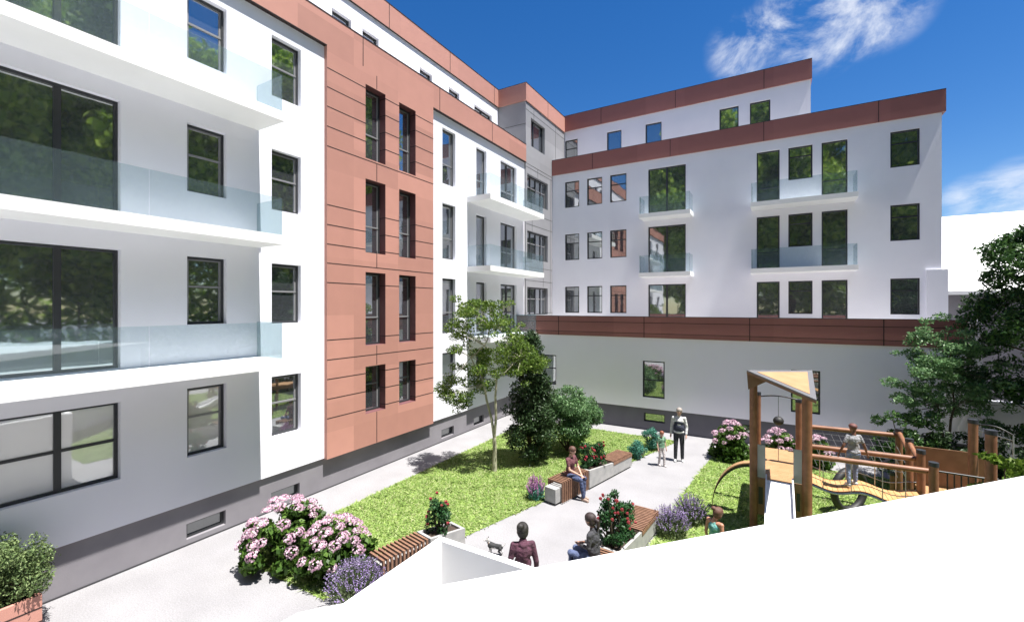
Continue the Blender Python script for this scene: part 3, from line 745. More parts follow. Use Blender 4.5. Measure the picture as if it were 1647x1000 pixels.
g = G(1112, 838); spiky('lavender', (g.x, g.y, 0), 0.40, 0.66, 170, LM['lilac'], LM['sage'], 'lavender clump left of the girl in teal, the farther of two', 'lavender', group=GL)
g = G(862, 802); spiky('salvia', (g.x, g.y, 0), 0.26, 0.70, 75, LM['magenta'], LM['teal'], 'magenta flower spikes at the near end of the middle bench', 'flowering plant', 0.24, 0.3, nleaf=900, fd=44)
for px, py, rr, lb in ((1027, 737, .33, 'rounded blue-green bush at the far end of the middle bench'), (1048, 722, .42, 'taller blue-green bush behind the small one on the lawn edge')):
    g = G(px, py); C, Rr = dome(36, ballfn(rr*0.85, rr*0.9, rr*1.0))
    Rr = [(a*0.5, b*0.5, c*0.5) for a, b, c in Rr]
    shrub('euphorbia', (g.x, g.y, 0), C, Rr, 2600, 0.07, 0.022, LM['teal'], lb, 'shrub', None, None, 0.9, -0.3)

def rosebush(loc, h, r, label, n=1500, nf=14):
    def f(k):
        z = h*random.uniform(0.1, 1.0); rr = r*math.sqrt(random.random())*(1-0.55*(z/h)); a = random.uniform(0, 6.283); q = random.uniform(.06, .12)
        return (rr*math.cos(a), rr*math.sin(a), z), (q, q, q)
    C, Rr = dome(34, f)
    root = shrub('rose_bush', loc, C, Rr, n, 0.06, 0.036, LM['rose'], label, 'rose bush', None, 'rose bushes in the bench planters', 0.6, 0.0)
    proto = None
    for k in range(nf):
        a = random.uniform(0, 6.283); z = random.uniform(0.35, 1.08)*h; rr = (r*(1-0.5*z/h)+0.05)*random.uniform(.75, 1.1)
        if proto is None:
            d = unit(rng.normal(size=(30, 3))); o = npmesh('rose_bloom', leaf_quads(d*0.022, 0.04, 0.034, d, 1.5, 0, 0.2), 4, LM['red'], root); proto = o
        else: o = bpy.data.objects.new('rose_bloom', proto.data); COL.objects.link(o); o.parent = root
        o.location = (rr*math.cos(a), rr*math.sin(a), z); s = random.uniform(.8, 1.25); o.scale = (s, s, s)
    return root
rosebush(on_bench(bench1, -0.23, L1+0.38, 0.47), 0.72, 0.27, 'red-flowered rose bush in the planter nearest the pink hydrangeas')
rosebush(on_bench(bench2, -0.27, 1.27+0.28, 0.46), 0.68, 0.28, 'red rose bush right behind the seated woman in maroon')
rosebush(on_bench(bench2, -0.24, 1.27+0.85, 0.42), 0.70, 0.26, 'red rose bush next to the far slatted seat of the middle planter')
rosebush(on_bench(bench3, -0.28, 1.55, 0.46), 1.0, 0.36, 'tallest red rose bush beside the woman with a ponytail', 2600, 22)
rosebush(on_bench(bench3, -0.24, 2.1, 0.42), 0.72, 0.25, 'smaller red rose bush against the slats of the right-hand bench', 1300, 9)

# terracotta planter with silvery bush, bottom left
pl = empty('planter_box', (-10.45, 1.2, 0), 0, 'terracotta panelled planter box at the bottom left corner', 'planter'); pl['_abs'] = 1
mb = MB(); X0, X1p, Ya, Yb, zt_ = -10.95, -10.1, -0.6, 2.35, 0.62
for a, b, c, d in ((X1p-0.06, X1p, Ya, Yb), (X0, X0+0.06, Ya, Yb), (X0+0.06, X1p-0.06, Yb-0.06, Yb), (X0+0.06, X1p-0.06, Ya, Ya+0.06)): mb.box(a, b, c, d, 0.0, zt_)
for z in (0.42, 0.2): mb.box(X1p, X1p+0.004, Ya, Yb, z-0.01, z+0.01, 1)
mb.build('box', [M['clad'], M['joint']], pl)
mb = MB(); mb.face([(X0+.06, Ya+.06, .55), (X1p-.06, Ya+.06, .55), (X1p-.06, Yb-.06, .55), (X0+.06, Yb-.06, .55)]); mb.build('soil', M['soil'], pl)
def sil(k):
    y = random.uniform(-1.3, 1.25); d = Vector([random.gauss(0, 1) for _ in range(3)]).normalized()*random.random()**0.4; q = random.uniform(.10, .2)
    hh = 0.42+0.1*math.sin(y*4)
    return (d.x*0.48, y+d.z*0.1+0.08, 0.33+hh*0.5+d.z*0.42), (q, q, q)
C, Rr = dome(120, sil)
shrub('box_shrub', (-10.45, 1.15, 0.55), C, Rr, 22000, 0.05, 0.024, LM['silver'], 'silvery green bush growing in the terracotta planter box', 'shrub', None, None, 0.6, -0.4)

# right-hand trees and shrubs
t2 = at(1519, 12.9)
C2, R2 = [], []
cl2 = [(0.0, 4.55), (-0.3, 4.3), (0.35, 4.3), (-0.7, 3.95), (-0.15, 3.9), (0.3, 3.8), (0.8, 3.9), (1.1, 3.6), (-1.0, 3.5), (-0.55, 3.4), (0.1, 3.35), (0.7, 3.3), (1.25, 3.1),
       (-1.15, 2.9), (-0.6, 2.75), (0.25, 2.85), (0.9, 2.7), (1.35, 2.55), (-1.25, 2.35), (-0.8, 2.25), (0.6, 2.3), (1.1, 2.15), (0.2, 4.0), (-0.4, 3.0), (0.95, 3.0), (0.5, 2.7)]
for dx, dz in cl2:
    for k in range(7):
        C2.append(cam_off(dx*0.92+random.gauss(0, .19), dz+random.gauss(0, .17), random.gauss(0, .45))); r = random.uniform(.08, .23); R2.append((r*1.25, r*1.25, r*0.7))
slender('maple_tree', (t2.x, t2.y, 0), C2, R2, 17000, [cam_off(0, 0.9), cam_off(-0.08, 2.3, 0.1), cam_off(0.2, 2.4, -0.1), cam_off(0.05, 3.4)],
        'slim two-stemmed tree in front of the annex wall behind the playground', LM['bushlight'], 'bark', 0.06, 0.075)
def bigfn(rx, z0, z1):
    def f(k):
        z = random.uniform(z0, z1); rr = rx*math.sqrt(random.random())*math.sin(math.pi*min(1, max(0.08, (z-z0+0.8)/(z1-z0+1.2)))**0.8)
        a = random.uniform(0, 6.283); q = random.uniform(.22, .48)
        return (rr*math.cos(a), rr*math.sin(a), z), (q, q, q*0.75)
    return f
def topfn(rx, z0, z1):
    def f(k):
        z = z0+(z1-z0)*random.random()**0.75; u = (z-z0)/(z1-z0)
        rr = rx*math.sqrt(random.random())*(0.45+0.55*min(1, u/0.5))*(1.0 if u < .75 else max(0.12, 1-((u-.75)/.25)**1.5))
        a = random.uniform(0, 6.283); q = random.uniform(.20, .45)
        return (rr*math.cos(a), rr*math.sin(a), z), (q, q, q*0.75)
    return f
C, Rr = dome(260, topfn(1.75, 1.0, 7.9))
def bigstem(mb, cs):
    mb.tube([(0, 0, -.1), (0.05, 0, 2.5), (0, 0.05, 5), (0, 0, 7.3)], [.18, .14, .09, .03], 0, 10)
    for c in random.sample(cs, 40): branchy(mb, (0, 0, max(0.6, c.z-0.7)), [c], 0.04, 0, 5, 0.1)
tb = empty
shrub('evergreen_tree', (6.62, 17.5, 0), C, Rr, 50000, 0.12, 0.05, LM['conifer'], 'big dark bushy tree at the right edge of the picture', 'tree', bigstem, None, 0.4, 0.2, 'bark', 'crown', 'trunk')
def lowfn(rx, ry, h):
    def f(k):
        q = random.uniform(.12, .24); return (random.uniform(-rx, rx), random.uniform(-ry, ry), h*random.uniform(.15, 1)), (q, q, q*0.8)
    return f
for X, Y, rx, ry, h, lm, lb, nm in ((3.3, 16.6, .7, .5, 2.25, 'laurel', 'tall leafy bush at the foot of the two-stemmed tree', 'laurel_shrub'),
                                (4.7, 16.2, .9, .5, 1.8, 'dark', 'low dark bush behind the brown playground panel', 'yew_shrub'),
                                (5.9, 14.3, .9, .7, 1.6, 'laurel', 'wide bush right of the tall playground posts', 'laurel_shrub')):
    C, Rr = dome(60, lowfn(rx, ry, h)); shrub(nm, (X, Y, 0), C, Rr, 6500, 0.10, 0.045, LM[lm], lb, 'shrub')
# sapling close to the right edge
sp = at(1632, 7.4)
C3, R3 = [], []
for dx, dz in ((-0.55, 2.0), (-0.35, 2.2), (-0.1, 2.35), (0.2, 2.5), (0.1, 2.75), (-0.15, 2.85), (-0.35, 2.9), (0.35, 2.2), (0.4, 2.7), (-0.75, 1.9), (-0.2, 2.05), (0.1, 2.1), (-0.5, 2.45), (-1.0, 1.85), (0.5, 2.45)):
    for k in range(3): C3.append(cam_off(dx+random.gauss(0, .09), dz-0.22+random.gauss(0, .05), random.gauss(0, .15))); R3.append((.16, .16, .05))
shrub('sapling', (sp.x, sp.y, 0), C3, R3, 1900, 0.10, 0.06, LM['ltgreen'], 'sunlit sapling with spreading leafy twigs at the right edge', 'sapling', None, None, 0.2, 0.1)

# trees beyond the courtyard, seen in the window glass
C, Rr = dome(150, ballfn(5.2, 9.0, 11.5)); Rr = [(a*6.5, b*6.5, c_2*5.5) for a, b, c_2 in Rr]
def tstem(mb, cs):
    mb.tube([(0, 0, -.1), (0.1, 0, 4), (0, .1, 9), (0, 0, 15)], [.4, .32, .22, .06], 0, 10)
    for c in random.sample(cs, 30): branchy(mb, (0, 0, max(2.5, c.z-3)), [c], 0.1, 0, 5, 0.3, 0.02)
bt = shrub('lime_tree', (26, 4, 0), C, Rr, 75000, 0.36, 0.26, LM['bigtree'], 'tall lime tree right of the playground, mirrored in the balcony glass', 'tree', tstem, 'tall trees reflected in the windows', 0.5, 0.1, 'bark', 'crown', 'trunk')
bt.scale = (1.5, 1.5, 1.75)
for x, y, rz, sc, lb in ((28, 17, 2.0, 1.5, 'tall lime tree beyond the far end of the playground'), (25, -10, 3.6, 1.45, 'tall lime tree beside the garage roof'), (16, -23, 1.0, 1.5, 'tall lime tree behind the garage on the right'),
                         (2, -26, 4.6, 1.6, 'tall lime tree directly behind the garage'), (-9, -26, 5.4, 1.6, 'tall lime tree behind on the left'), (29, 31, 4.0, 1.6, 'tall lime tree at the far right beyond the garden wall'),
                         (37, 46, 1.9, 1.9, 'farthest and tallest lime tree of the row')):
    o = copy_tree(bt); o.location = (x, y, 0); o.rotation_euler = (0, 0, rz); o.scale = (sc, sc, sc*1.12); o['label'] = lb

def screen_hedge(x0, x1, y0, y1, h, label):  # unseen greenery added to hide the bright horizon from window reflections
    n = int(45*max(x1-x0, y1-y0))
    P = np.c_[rng.uniform(x0, x1, n*6), rng.uniform(y0, y1, n*6), h*rng.random(n*6)**0.9]
    P -= np.array([(x0+x1)/2, (y0+y1)/2, 0])
    r_ = empty('screen_hedge', ((x0+x1)/2, (y0+y1)/2, 0), 0, label, 'screen_hedge')
    npmesh('foliage', leaf_quads(P, 0.7, 0.5), 4, LM['bigtree'], r_)
    mb = MB()
    for k in range(12): 
        p = Vector(((x1-x0)*(random.random()-.5), (y1-y0)*(k/11-.5) if y1-y0 > x1-x0 else (y1-y0)*(random.random()-.5), 0))
        if x1-x0 > y1-y0: p.x = (x1-x0)*(k/11-.5)
        mb.tube([p, p+Vector((0, 0, h*.8))], [.12, .04], 0, 6)
    mb.build('stems', M['bark'], r_)
screen_hedge(32, 34.5, -16, 52, 11.0, 'long tall hedge added behind the lime trees on the right to hide the horizon glow from the windows')
screen_hedge(-14, 22, -34, -31.5, 9.0, 'tall hedge added behind the lime trees at the back of the garage to hide the horizon glow')
# ------------------------------------------------------------------ playground
pg = empty('play_structure', (1.0, 12.8, 0), 0, 'wooden climbing frame with slide tower, wavy bridge and rope net', 'playground'); pg['_abs'] = 1
def post(x, y, z, r=0.075, name='post'):
    m = MB(); m.tube([(x, y, 0), (x, y, z-0.08)], r, 0, 14); p = m.build(name, M['post'], pg)
    m = MB(); m.tube([(x, y, z-0.08), (x, y, z)], r+0.006, 0, 14); m.build('cap', M['cap'], p)
    return p
Yt = 12.0; xl_, xr_ = -0.41, 0.65; zp_ = 1.17
for x, y, z, r in ((xl_, Yt, 3.60, .085), (xr_, Yt, 3.42, .10), (-0.35, 13.6, 2.95, .06), (0.56, 13.6, 2.85, .075)): post(x, y, z, r)
# roof: tilted plywood triangle with grey rim
r1, r2, r3 = Vector((-0.55, 11.85, 3.72)), Vector((0.72, 11.80, 3.13)), Vector((0.80, 12.95, 3.60))
r1 = G(1201, 597, 3.72) ; r3 = G(1306, 597, 3.68); r2 = G(1313, 645, 3.35)
def tri(mb, pts, th, mi):
    n = (pts[1]-pts[0]).cross(pts[2]-pts[0]).normalized()
    if n.z < 0: n = -n
    mb.ext([p for p in pts], n*th, mi)
cen = (r1+r2+r3)/3
m = MB(); tri(m, [r1, r2, r3], 0.03, 0); rf = m.build('roof_board', M['rim'], pg)
n_ = (r2-r1).cross(r3-r1).normalized(); n_ = n_ if n_.z > 0 else -n_
m = MB(); tri(m, [cen+(p-cen)*0.76+n_*0.032 for p in (r1, r2, r3)], 0.006, 0); m.build('roof_inlay', M['ply'], rf)
m = MB()
for a, b in ((r1, r2), (r2, r3)): m.ext([a, b, b-Vector((0, 0, .05)), a-Vector((0, 0, .05))], (0.0, 0.02, 0))
m.ext([r1, r1-Vector((-0.03, 0, .42)), r1-Vector((-0.42, -.05, .28))-Vector((0, 0, -.08)), r1+(r2-r1)*0.45], (0, 0.03, 0)); m.build('roof_brace', M['brownpanel'], pg)
# deck
m = MB()
for k in range(22):
    y = Yt+0.06+k*0.125; m.box(xl_+0.05, xr_-0.07, y, y+0.12, zp_-0.04, zp_)
m.build('deck', M['ply'], pg)
m = MB(); m.box(xl_, xl_+0.05, Yt+0.08, 14.75, zp_-0.18, zp_-0.02); m.box(xr_-0.07, xr_-0.02, Yt+0.08, 14.75, zp_-0.18, zp_-0.02); m.build('deck_beam', M['brownpanel'], pg)
# side panels each side of the slide, brown boards below
for x0, x1 in ((-0.365, -0.165), (0.39, 0.565)):
    m = MB(); m.box(x0, x1, Yt-0.015, Yt+0.015, 1.22, 1.98); m.build('side_panel', M['greyply'], pg)
    m = MB(); m.box(x0, x1, Yt-0.02, Yt+0.03, 0.35, 1.20); m.build('lower_board', M['brownpanel'], pg)
    m = MB(); m.box(x0+0.06, x1-0.05, Yt-0.028, Yt-0.02, 0.6, 1.0); m.build('dark_plate', M['black'], pg)  # flat black plate painting the shade of a hollow on the board
# slide
sx0, sx1 = -0.13, 0.36; pr = []
for k in range(13):
    q = k/12; y = Yt-0.02-2.6*q; z = zp_ + 0.02 - (zp_-0.22)*(q**1.15) if q < .85 else None
    if z is None: z = zp_+0.02-(zp_-0.22)*(0.85**1.15)-0.04*(q-.85)/.15
    pr.append((y, z))
m = MB()
for i in range(12):
    (ya, za), (yb_, zb) = pr[i], pr[i+1]
    m.add([(sx0, ya, za), (sx1, ya, za), (sx1, yb_, zb), (sx0, yb_, zb)], [(0, 1, 2, 3)], 0, True)
    for xs in (sx0-0.03, sx1): 
        m.ext([(xs, ya, za-0.05), (xs, yb_, zb-0.05), (xs, yb_, zb+0.13), (xs, ya, za+0.13)], (0.03, 0, 0), 0)
m.build('slide', M['whiteplastic'], pg)
# arched ladder
m = MB(); P = []
for k in range(15):
    q = k/14*math.pi/2; P.append((xl_-0.02-0.95*math.sin(q)*1.0, 1.28*math.cos(q)+0.02))
for i in range(14):
    (xa, za), (xb, zb) = P[i], P[i+1]
    m.ext([(xa, 12.62, za), (xb, 12.62, zb), (xb-0.0, 12.62, zb-0.07), (xa, 12.62, za-0.07)], (0, 0.09, 0), 1)
    m.ext([(xa, 12.60, za+0.035), (xb, 12.60, zb+0.035), (xb, 12.60, zb+0.002), (xa, 12.60, za+0.002)], (0, 0.20, 0), 0)
m.build('arched_ladder', [M['ply'], M['black']], pg)
# bar and hanging ball
m = MB(); m.tube([(-0.35+0.91*k/10, 13.6, 2.83+0.06*math.sin(math.pi*k/10)) for k in range(11)], 0.018, 0, 8); bar = m.build('ball_bar', M['black'], pg)
bx = RX(1252, 13.6); m = MB(); m.ball((bx, 13.6, 2.24), (.125, .125, .115), 0, 20, 14); m.build('hanging_ball', M['rubber'], bar)
m = MB(); m.tube([(bx, 13.6, 2.34), (bx, 13.6, 2.88)], 0.008, 0, 6); m.tube([(bx, 13.6, 2.13), (bx, 13.6, 1.2)], 0.008, 0, 6); m.build('rope', M['rope'], bar)
# bridge
def zdeck(x): return 1.215 + 0.055*math.sin((x-0.62)*2*math.pi/1.05+1.6) - 0.02*(x-0.6)
m = MB(); x = 0.66; nb_ = 0
while x < 2.66:
    z = zdeck(x); z2 = zdeck(x+0.088)
    m.ext([(x, 12.06, z), (x+0.088, 12.06, z2), (x+0.088, 12.06, z2-0.03), (x, 12.06, z-0.03)], (0, 0.80, 0)); x += 0.096
m.build('bridge_deck', M['plank'], pg)
for y in (12.04, 12.88):
    m = MB(); m.tube([(0.6+2.1*k/24, y, zdeck(0.6+2.1*k/24)-0.03) for k in range(25)], 0.022, 0, 8); m.build('bridge_edge', M['steel'], pg)
    m = MB(); m.tube([(xr_+0.07, y, 1.87), (2.72, y, 1.90)], 0.058, 0, 12); rl = m.build('handrail', M['post'], pg)
    m = MB()
    for x in (0.95, 1.45, 1.98, 2.35): m.tube([(x, y, zdeck(x)-0.02), (x, y, 1.85)], 0.010, 0, 6)
    m.tube([(0.62+2.1*k/14, y+0.005, zdeck(0.62+2.1*k/14)+0.16) for k in range(15)], 0.009, 0, 6); m.build('baluster', M['steel'], rl)
for y in (11.9, 12.8, 13.75, 14.75): post(2.75, y, 2.13, 0.075)
for x in (2.62,): post(x, 14.75-0.0, 1.0, 0.05)
# sloping rails at the posts
for ya, yb_ in ((14.7, 13.8), (13.7, 12.85)):
    m = MB(); m.tube([(2.75, ya, 2.02), (2.75, yb_, 1.82)], 0.05, 0, 10); m.build('side_rail', M['post'], pg)
# net
m = MB(); m.tube([(xr_-0.02, 14.75, 1.92), (2.72, 14.75, 1.95)], 0.06, 0, 12); nr = m.build('net_rail', M['post'], pg)
m = MB()
for k in range(13):
    x = 0.62+k*0.165; m.tube([(x, 14.75, 1.92), (min(x+0.38, 2.95), 14.35, 1.0)], 0.004, 0, 5)
for k in range(7): 
    q = k/7; m.tube([(0.62+0.38*q, 14.75-0.4*q, 1.92-0.92*q), (2.62+0.33*q, 14.75-0.4*q, 1.92-0.92*q)], 0.003, 0, 5)
m.build('rope_net', M['rope'], nr)
# second platform
m = MB()
for k in range(10):
    x = 2.84+k*0.115; m.box(x, x+0.11, 11.98, 13.7, 1.06, 1.10)
m.build('deck', M['ply'], pg)
m = MB(); m.box(2.84, 4.05, 13.76, 13.79, 1.0, 1.97); m.build('brown_panel', M['brownpanel'], pg)
E_ = at(1565, 9.0); F_ = at(1594, 7.95)
post(E_.x, E_.y, zt(674, 9.0), 0.075); post(F_.x, F_.y, zt(691, 7.95), 0.078)
m = MB(); m.tube([(2.80, 11.9, 1.96), (F_.x+0.6, 11.9, 1.94)], 0.020, 0, 8); hr = m.build('railing', M['black'], pg)
m = MB()
for k in range(12): x = 2.95+k*0.1; m.tube([(x, 11.9, 1.1), (x, 11.9, 1.95)], 0.012, 0, 6)
m.tube([(2.80, 11.9, 1.15), (F_.x+0.6, 11.9, 1.15)], 0.015, 0, 8); m.build('baluster', M['black'], hr)
# grey hoop bars behind tall posts
m = MB(); a = at(1572, 9.0); b = at(1630, 8.6)
za, zb = zt(683, 9.0), zt(700, 8.6)
pts = [Vector((a.x, a.y, za)).lerp(Vector((b.x, b.y, zb)), k/8)+Vector((0, 0, 0.07*math.sin(math.pi*k/8))) for k in range(9)]
m.tube(pts, 0.014, 0, 8); m.build('hoop_bar', M['black'], pg)
m = MB(); m.tube([(b.x, b.y, 0), (b.x, b.y, zb)], 0.012, 0, 8); m.tube([(a.x, a.y, za-0.1), (b.x, b.y, zb-0.1)], 0.010, 0, 6); m.build('support_pole', M['steel'], pg)
# tyre
ty = MB(); tc_ = at(1366, 11.35); RT, rt = 0.50, 0.085
nu, nv = 30, 10; vs = []; fs = []
for i in range(nu):
    th = 2*math.pi*i/nu
    for j in range(nv):
        ph = 2*math.pi*j/nv; rr = RT+rt*math.cos(ph)
        p = Vector((rr*math.cos(th), rt*1.1*math.sin(ph), rr*math.sin(th)))
        vs.append(p)
        fs.append((i*nv+j, ((i+1) % nu)*nv+j, ((i+1) % nu)*nv+(j+1) % nv, i*nv+(j+1) % nv))
ty.add(vs, fs, 0, True)
tyo = ty.build('tyre', M['rubber'], None, (tc_.x, tc_.y, RT+rt-0.02)); tyo.rotation_euler = (0, 0, R(46))
tag(tyo, 'black rubber tyre standing upright on the grass behind the wavy bridge', 'tyre')

# ------------------------------------------------------------------ people
def fuse(mb, name, m, parent, voxel=0.012, smooth=4):
    o = _old_build(mb, name, m, None)
    md = o.modifiers.new('r', 'REMESH'); md.mode = 'VOXEL'; md.voxel_size = voxel; md.use_smooth_shade = True
    sm = o.modifiers.new('s', 'SMOOTH'); sm.iterations = smooth; sm.factor = 0.5
    dg = bpy.context.evaluated_depsgraph_get(); me = bpy.data.meshes.new_from_object(o.evaluated_get(dg))
    old = o.data; o.modifiers.clear(); o.data = me; bpy.data.meshes.remove(old)
    if not me.materials: me.materials.append(m)
    me.polygons.foreach_set('use_smooth', [True]*len(me.polygons))
    o.parent = parent
    return o
def limb(mb, pts, rad):
    pts = [Vector(p) for p in pts]
    mb.tube(pts, rad, 0, 12)
    for p, r in zip(pts, rad): mb.ball(p, r*1.0, 0, 12, 8)
SKIN = {}
def skin(c):
    if c not in SKIN: SKIN[c] = mat('skin', c, 0.5, tuple(x*0.92 for x in c), 20)
    return SKIN[c]
def cloth(name, c, c2=None):
    m = mat(name, c, 0.85, c2 or tuple(x*0.72 for x in c), 9, 1.0, 16)
    for n in m.node_tree.nodes:
        if n.type == 'BUMP': n.inputs['Distance'].default_value = 0.035
    return m
BASE = dict(pel=(0, 0, .95), wai=(0, .01, 1.10), che=(0, .0, 1.30), nek=(0, -.01, 1.47), hed=(0, .025, 1.635),
            shl=(-.175, 0, 1.415), shr=(.175, 0, 1.415), ell=(-.225, -.03, 1.13), elr=(.225, -.03, 1.13), wrl=(-.235, .05, .89), wrr=(.235, .05, .89),
            hil=(-.085, 0, .92), hir=(.085, 0, .92), knl=(-.10, .03, .50), knr=(.10, .03, .50), anl=(-.105, -.02, .08), anr=(.105, -.02, .08))
SIT = dict(pel=(0, 0, .53), wai=(0, .0, .69), che=(0, .02, .90), nek=(0, .02, 1.07), hed=(0, .05, 1.235), shl=(-.17, .02, 1.015), shr=(.17, .02, 1.015),
           ell=(-.22, .06, .75), elr=(.22, .06, .75), wrl=(-.10, .28, .66), wrr=(.10, .28, .66), hil=(-.085, .02, .53), hir=(.085, .02, .53),
           knl=(-.11, .45, .53), knr=(.11, .45, .53), anl=(-.10, .42, .09), anr=(.10, .44, .09))
def person(loc, facing, height, pose, label, top, legs, skinc, hairc, shoe=(0.5, 0.5, 0.5), hair='short', sleeve='long', shorts=False, female=False, vest=None, hs=1.1, group=None):
    """facing: heading in world, angle from +Y clockwise (radians). pose overrides joints."""
    J = {k: Vector(v) for k, v in pose.items()}
    root = empty('person', loc, -facing, label, 'person', group); sc = height/1.75; root.scale = (sc, sc, sc)
    sk = skin(skinc); b = MB()
    H0 = J['hed']; up = (H0-J['nek']).normalized()
    # torso, neck
    w = 0.92 if female else 1.0
    rx = lambda a, bb: a*w
    for k, (rxx, ryy, rz) in (('pel', (.155, .11, .12)), ('wai', (.125*w, .095, .12)), ('che', (.155*w, .11, .15))): b.ball(J[k], (rxx, ryy, rz), 0, 16, 12)
    b.tube([J['pel'], J['wai'], J['che'], J['nek']], [.12, .10*w, .115, .05], 0, 14)
    limb(b, [J['shl'], J['che']+Vector((0, 0, .08)), J['shr']], [.052, .075, .052])
    limb(b, [J['nek']-up*0.05, H0-up*0.06], [.056, .05])
    # head
    b.ball(H0+up*0.02, (.073*hs, .092*hs, .10*hs), 0, 20, 16); b.ball(H0+Vector((0, .025, -.045)), (.055*hs, .060*hs, .062*hs), 0, 16, 12)
    b.ball(H0+Vector((0, .098*hs, -.015)), (.012, .017, .022), 0, 10, 8)
    for s in (-1, 1): b.ball(H0+Vector((s*.077*hs, 0, -.01)), (.010, .02, .03), 0, 8, 8)
    b.ball(H0+Vector((0, .088*hs, -.055)), (.022, .010, .007), 0, 10, 8)
    for sd, s in (('l', -1), ('r', 1)):
        limb(b, [J['sh'+sd], J['el'+sd], J['wr'+sd]], [.048, .037, .026])
        # hand: palm and five fingers
        wv = (J['wr'+sd]-J['el'+sd]).normalized(); side = wv.cross(Vector((0, 1, 0))); side = side.normalized() if side.length > .2 else Vector((1, 0, 0))
        pn = side; spread = wv.cross(pn).normalized()
        pc = J['wr'+sd]+wv*0.055; limb(b, [J['wr'+sd], pc+wv*0.02], [.026, .030])
        for k in range(4):
            o0 = pc+wv*0.035+spread*(k-1.5)*0.019; ln = (.055, .072, .068, .05)[k]; curl = pn*(-s)*0.012
            limb(b, [o0, o0+wv*ln*0.5+curl*0.5, o0+wv*ln+curl*1.6], [.0105, .0095, .0085])
        th0 = pc+spread*0.028-wv*0.01; limb(b, [th0, th0+spread*0.03+wv*0.025, th0+spread*0.035+wv*0.055], [.0115, .0105, .009])
        limb(b, [J['hi'+sd], J['kn'+sd], J['kn'+sd].lerp(J['an'+sd], .35), J['an'+sd]], [.080, .054, .053, .036])
        ft = J['an'+sd]; limb(b, [ft+Vector((0, -.03, -.04)), ft+Vector((s*.01, .12, -.055))], [.034, .026])
    fuse(b, 'body', sk, root, 0.009, 3)
    e = MB()
    for s in (-1, 1): e.ball(H0+Vector((s*.030*hs, .0835*hs, .010)), (.011, .008, .007), 0, 8, 6)
    e.build('eyes', M['black'], root)
    # top
    t = MB()
    for k, (rxx, ryy, rz) in (('pel', (.172, .13, .10)), ('wai', ((.148 if female else .162), .118, .14)), ('che', (.168*w, .126, .15))): t.ball(J[k]+Vector((0, 0, .02 if k == 'pel' else 0)), (rxx, ryy, rz), 0, 16, 12)
    t.tube([J['pel'], J['wai'], J['che'], J['nek']-up*0.02], [.135, .115*w, .13, .062], 0, 14)
    if sleeve != 'none': limb(t, [J['shl'], J['che']+Vector((0, 0, .075)), J['shr']], [.054, .080, .054])
    if sleeve == 'long': limb(t, [J['nek']-up*0.06, J['nek']+up*0.005], [.085, .066])
    for sd in 'lr':
        if sleeve == 'long': limb(t, [J['sh'+sd], J['el'+sd], J['el'+sd].lerp(J['wr'+sd], .88)], [.056, .047, .038])
        elif sleeve == 'short': limb(t, [J['sh'+sd], J['sh'+sd].lerp(J['el'+sd], .6)], [.053, .052])
        else: pass
    fuse(t, 'shirt' if sleeve != 'long' else 'jacket', top, root, 0.012, 3)
    if vest is not None:
        t = MB(); t.ball(J['wai']+Vector((0, 0, .0)), (.176, .138, .19), 0, 18, 14); t.ball(J['che']-Vector((0, 0, .02)), (.165, .135, .12), 0, 18, 14); fuse(t, 'vest', vest, root, 0.012, 3)
    # trousers
    t = MB(); t.ball(J['pel']-Vector((0, 0, .02)), (.165, .125, .12), 0, 16, 12)
    for sd in 'lr':
        kn = J['kn'+sd]; an = J['an'+sd]
        if shorts: limb(t, [J['hi'+sd], J['hi'+sd].lerp(kn, .85)], [.095, .075])
        else: limb(t, [J['hi'+sd], kn, kn.lerp(an, .4), kn.lerp(an, .93)], [.094, .067, .063, .055])
    fuse(t, 'trousers', legs, root, 0.012, 3)
    sh = mat('shoe', shoe, 0.6)
    for sd, s in (('l', -1), ('r', 1)):
        t = MB(); ft = J['an'+sd]; limb(t, [ft+Vector((0, -.035, -.045)), ft+Vector((s*.01, .06, -.045)), ft+Vector((s*.012, .13, -.052))], [.042, .040, .032])
        t.box(ft.x-.036+s*.006, ft.x+.036+s*.006, ft.y-.07, ft.y+.155, ft.z-.08, ft.z-.062); t.build('shoe', sh, root)
    # hair
    hm = mat('hair', hairc, 0.6, tuple(min(1, x*1.6+.01) for x in hairc), 60, 0.6, 120)
    t = MB(); b0 = H0+up*0.048+Vector((0, -.010, 0))
    if hair == 'cap':
        t.ball(H0+up*0.055+Vector((0, -.005, 0)), (.088*hs, .105*hs, .068*hs), 0, 18, 12); t.ball(H0+Vector((0, .10*hs, .045)), (.06, .05, .012), 0, 14, 8)
        fuse(t, 'cap', hm, root, 0.009, 2); t = MB()
    if hair != 'cap':
        t.ball(b0, (.086*hs, .100*hs, .086*hs), 0, 18, 14); t.ball(b0+Vector((0, -.022, -.055)), (.080*hs, .078*hs, .085*hs), 0, 16, 12)
        if hair == 'bun': t.ball(H0+Vector((-.045, -.07, .115)), (.062, .056, .052), 0, 14, 10)
        if hair == 'pony': limb(t, [H0+Vector((0, -.09, .05)), H0+Vector((0, -.15, .02)), H0+Vector((0, -.155, -.08)), H0+Vector((0, -.135, -.17))], [.03, .036, .032, .014])
        if hair == 'long':
            limb(t, [b0+Vector((0, -.05, 0)), b0+Vector((0, -.075, -.14)), b0+Vector((0, -.07, -.22))], [.07, .06, .035])
        fuse(t, 'hair', hm, root, 0.009, 2)
    return root
CF = -TH   # heading of the camera's forward (angle from +Y clockwise is negative = left)
def face_to(dx, dy):   # heading for facing (right, away) relative to the camera
    wx, wy = dx*c_ - dy*s_, dx*s_ + dy*c_
    return math.atan2(wx, wy)
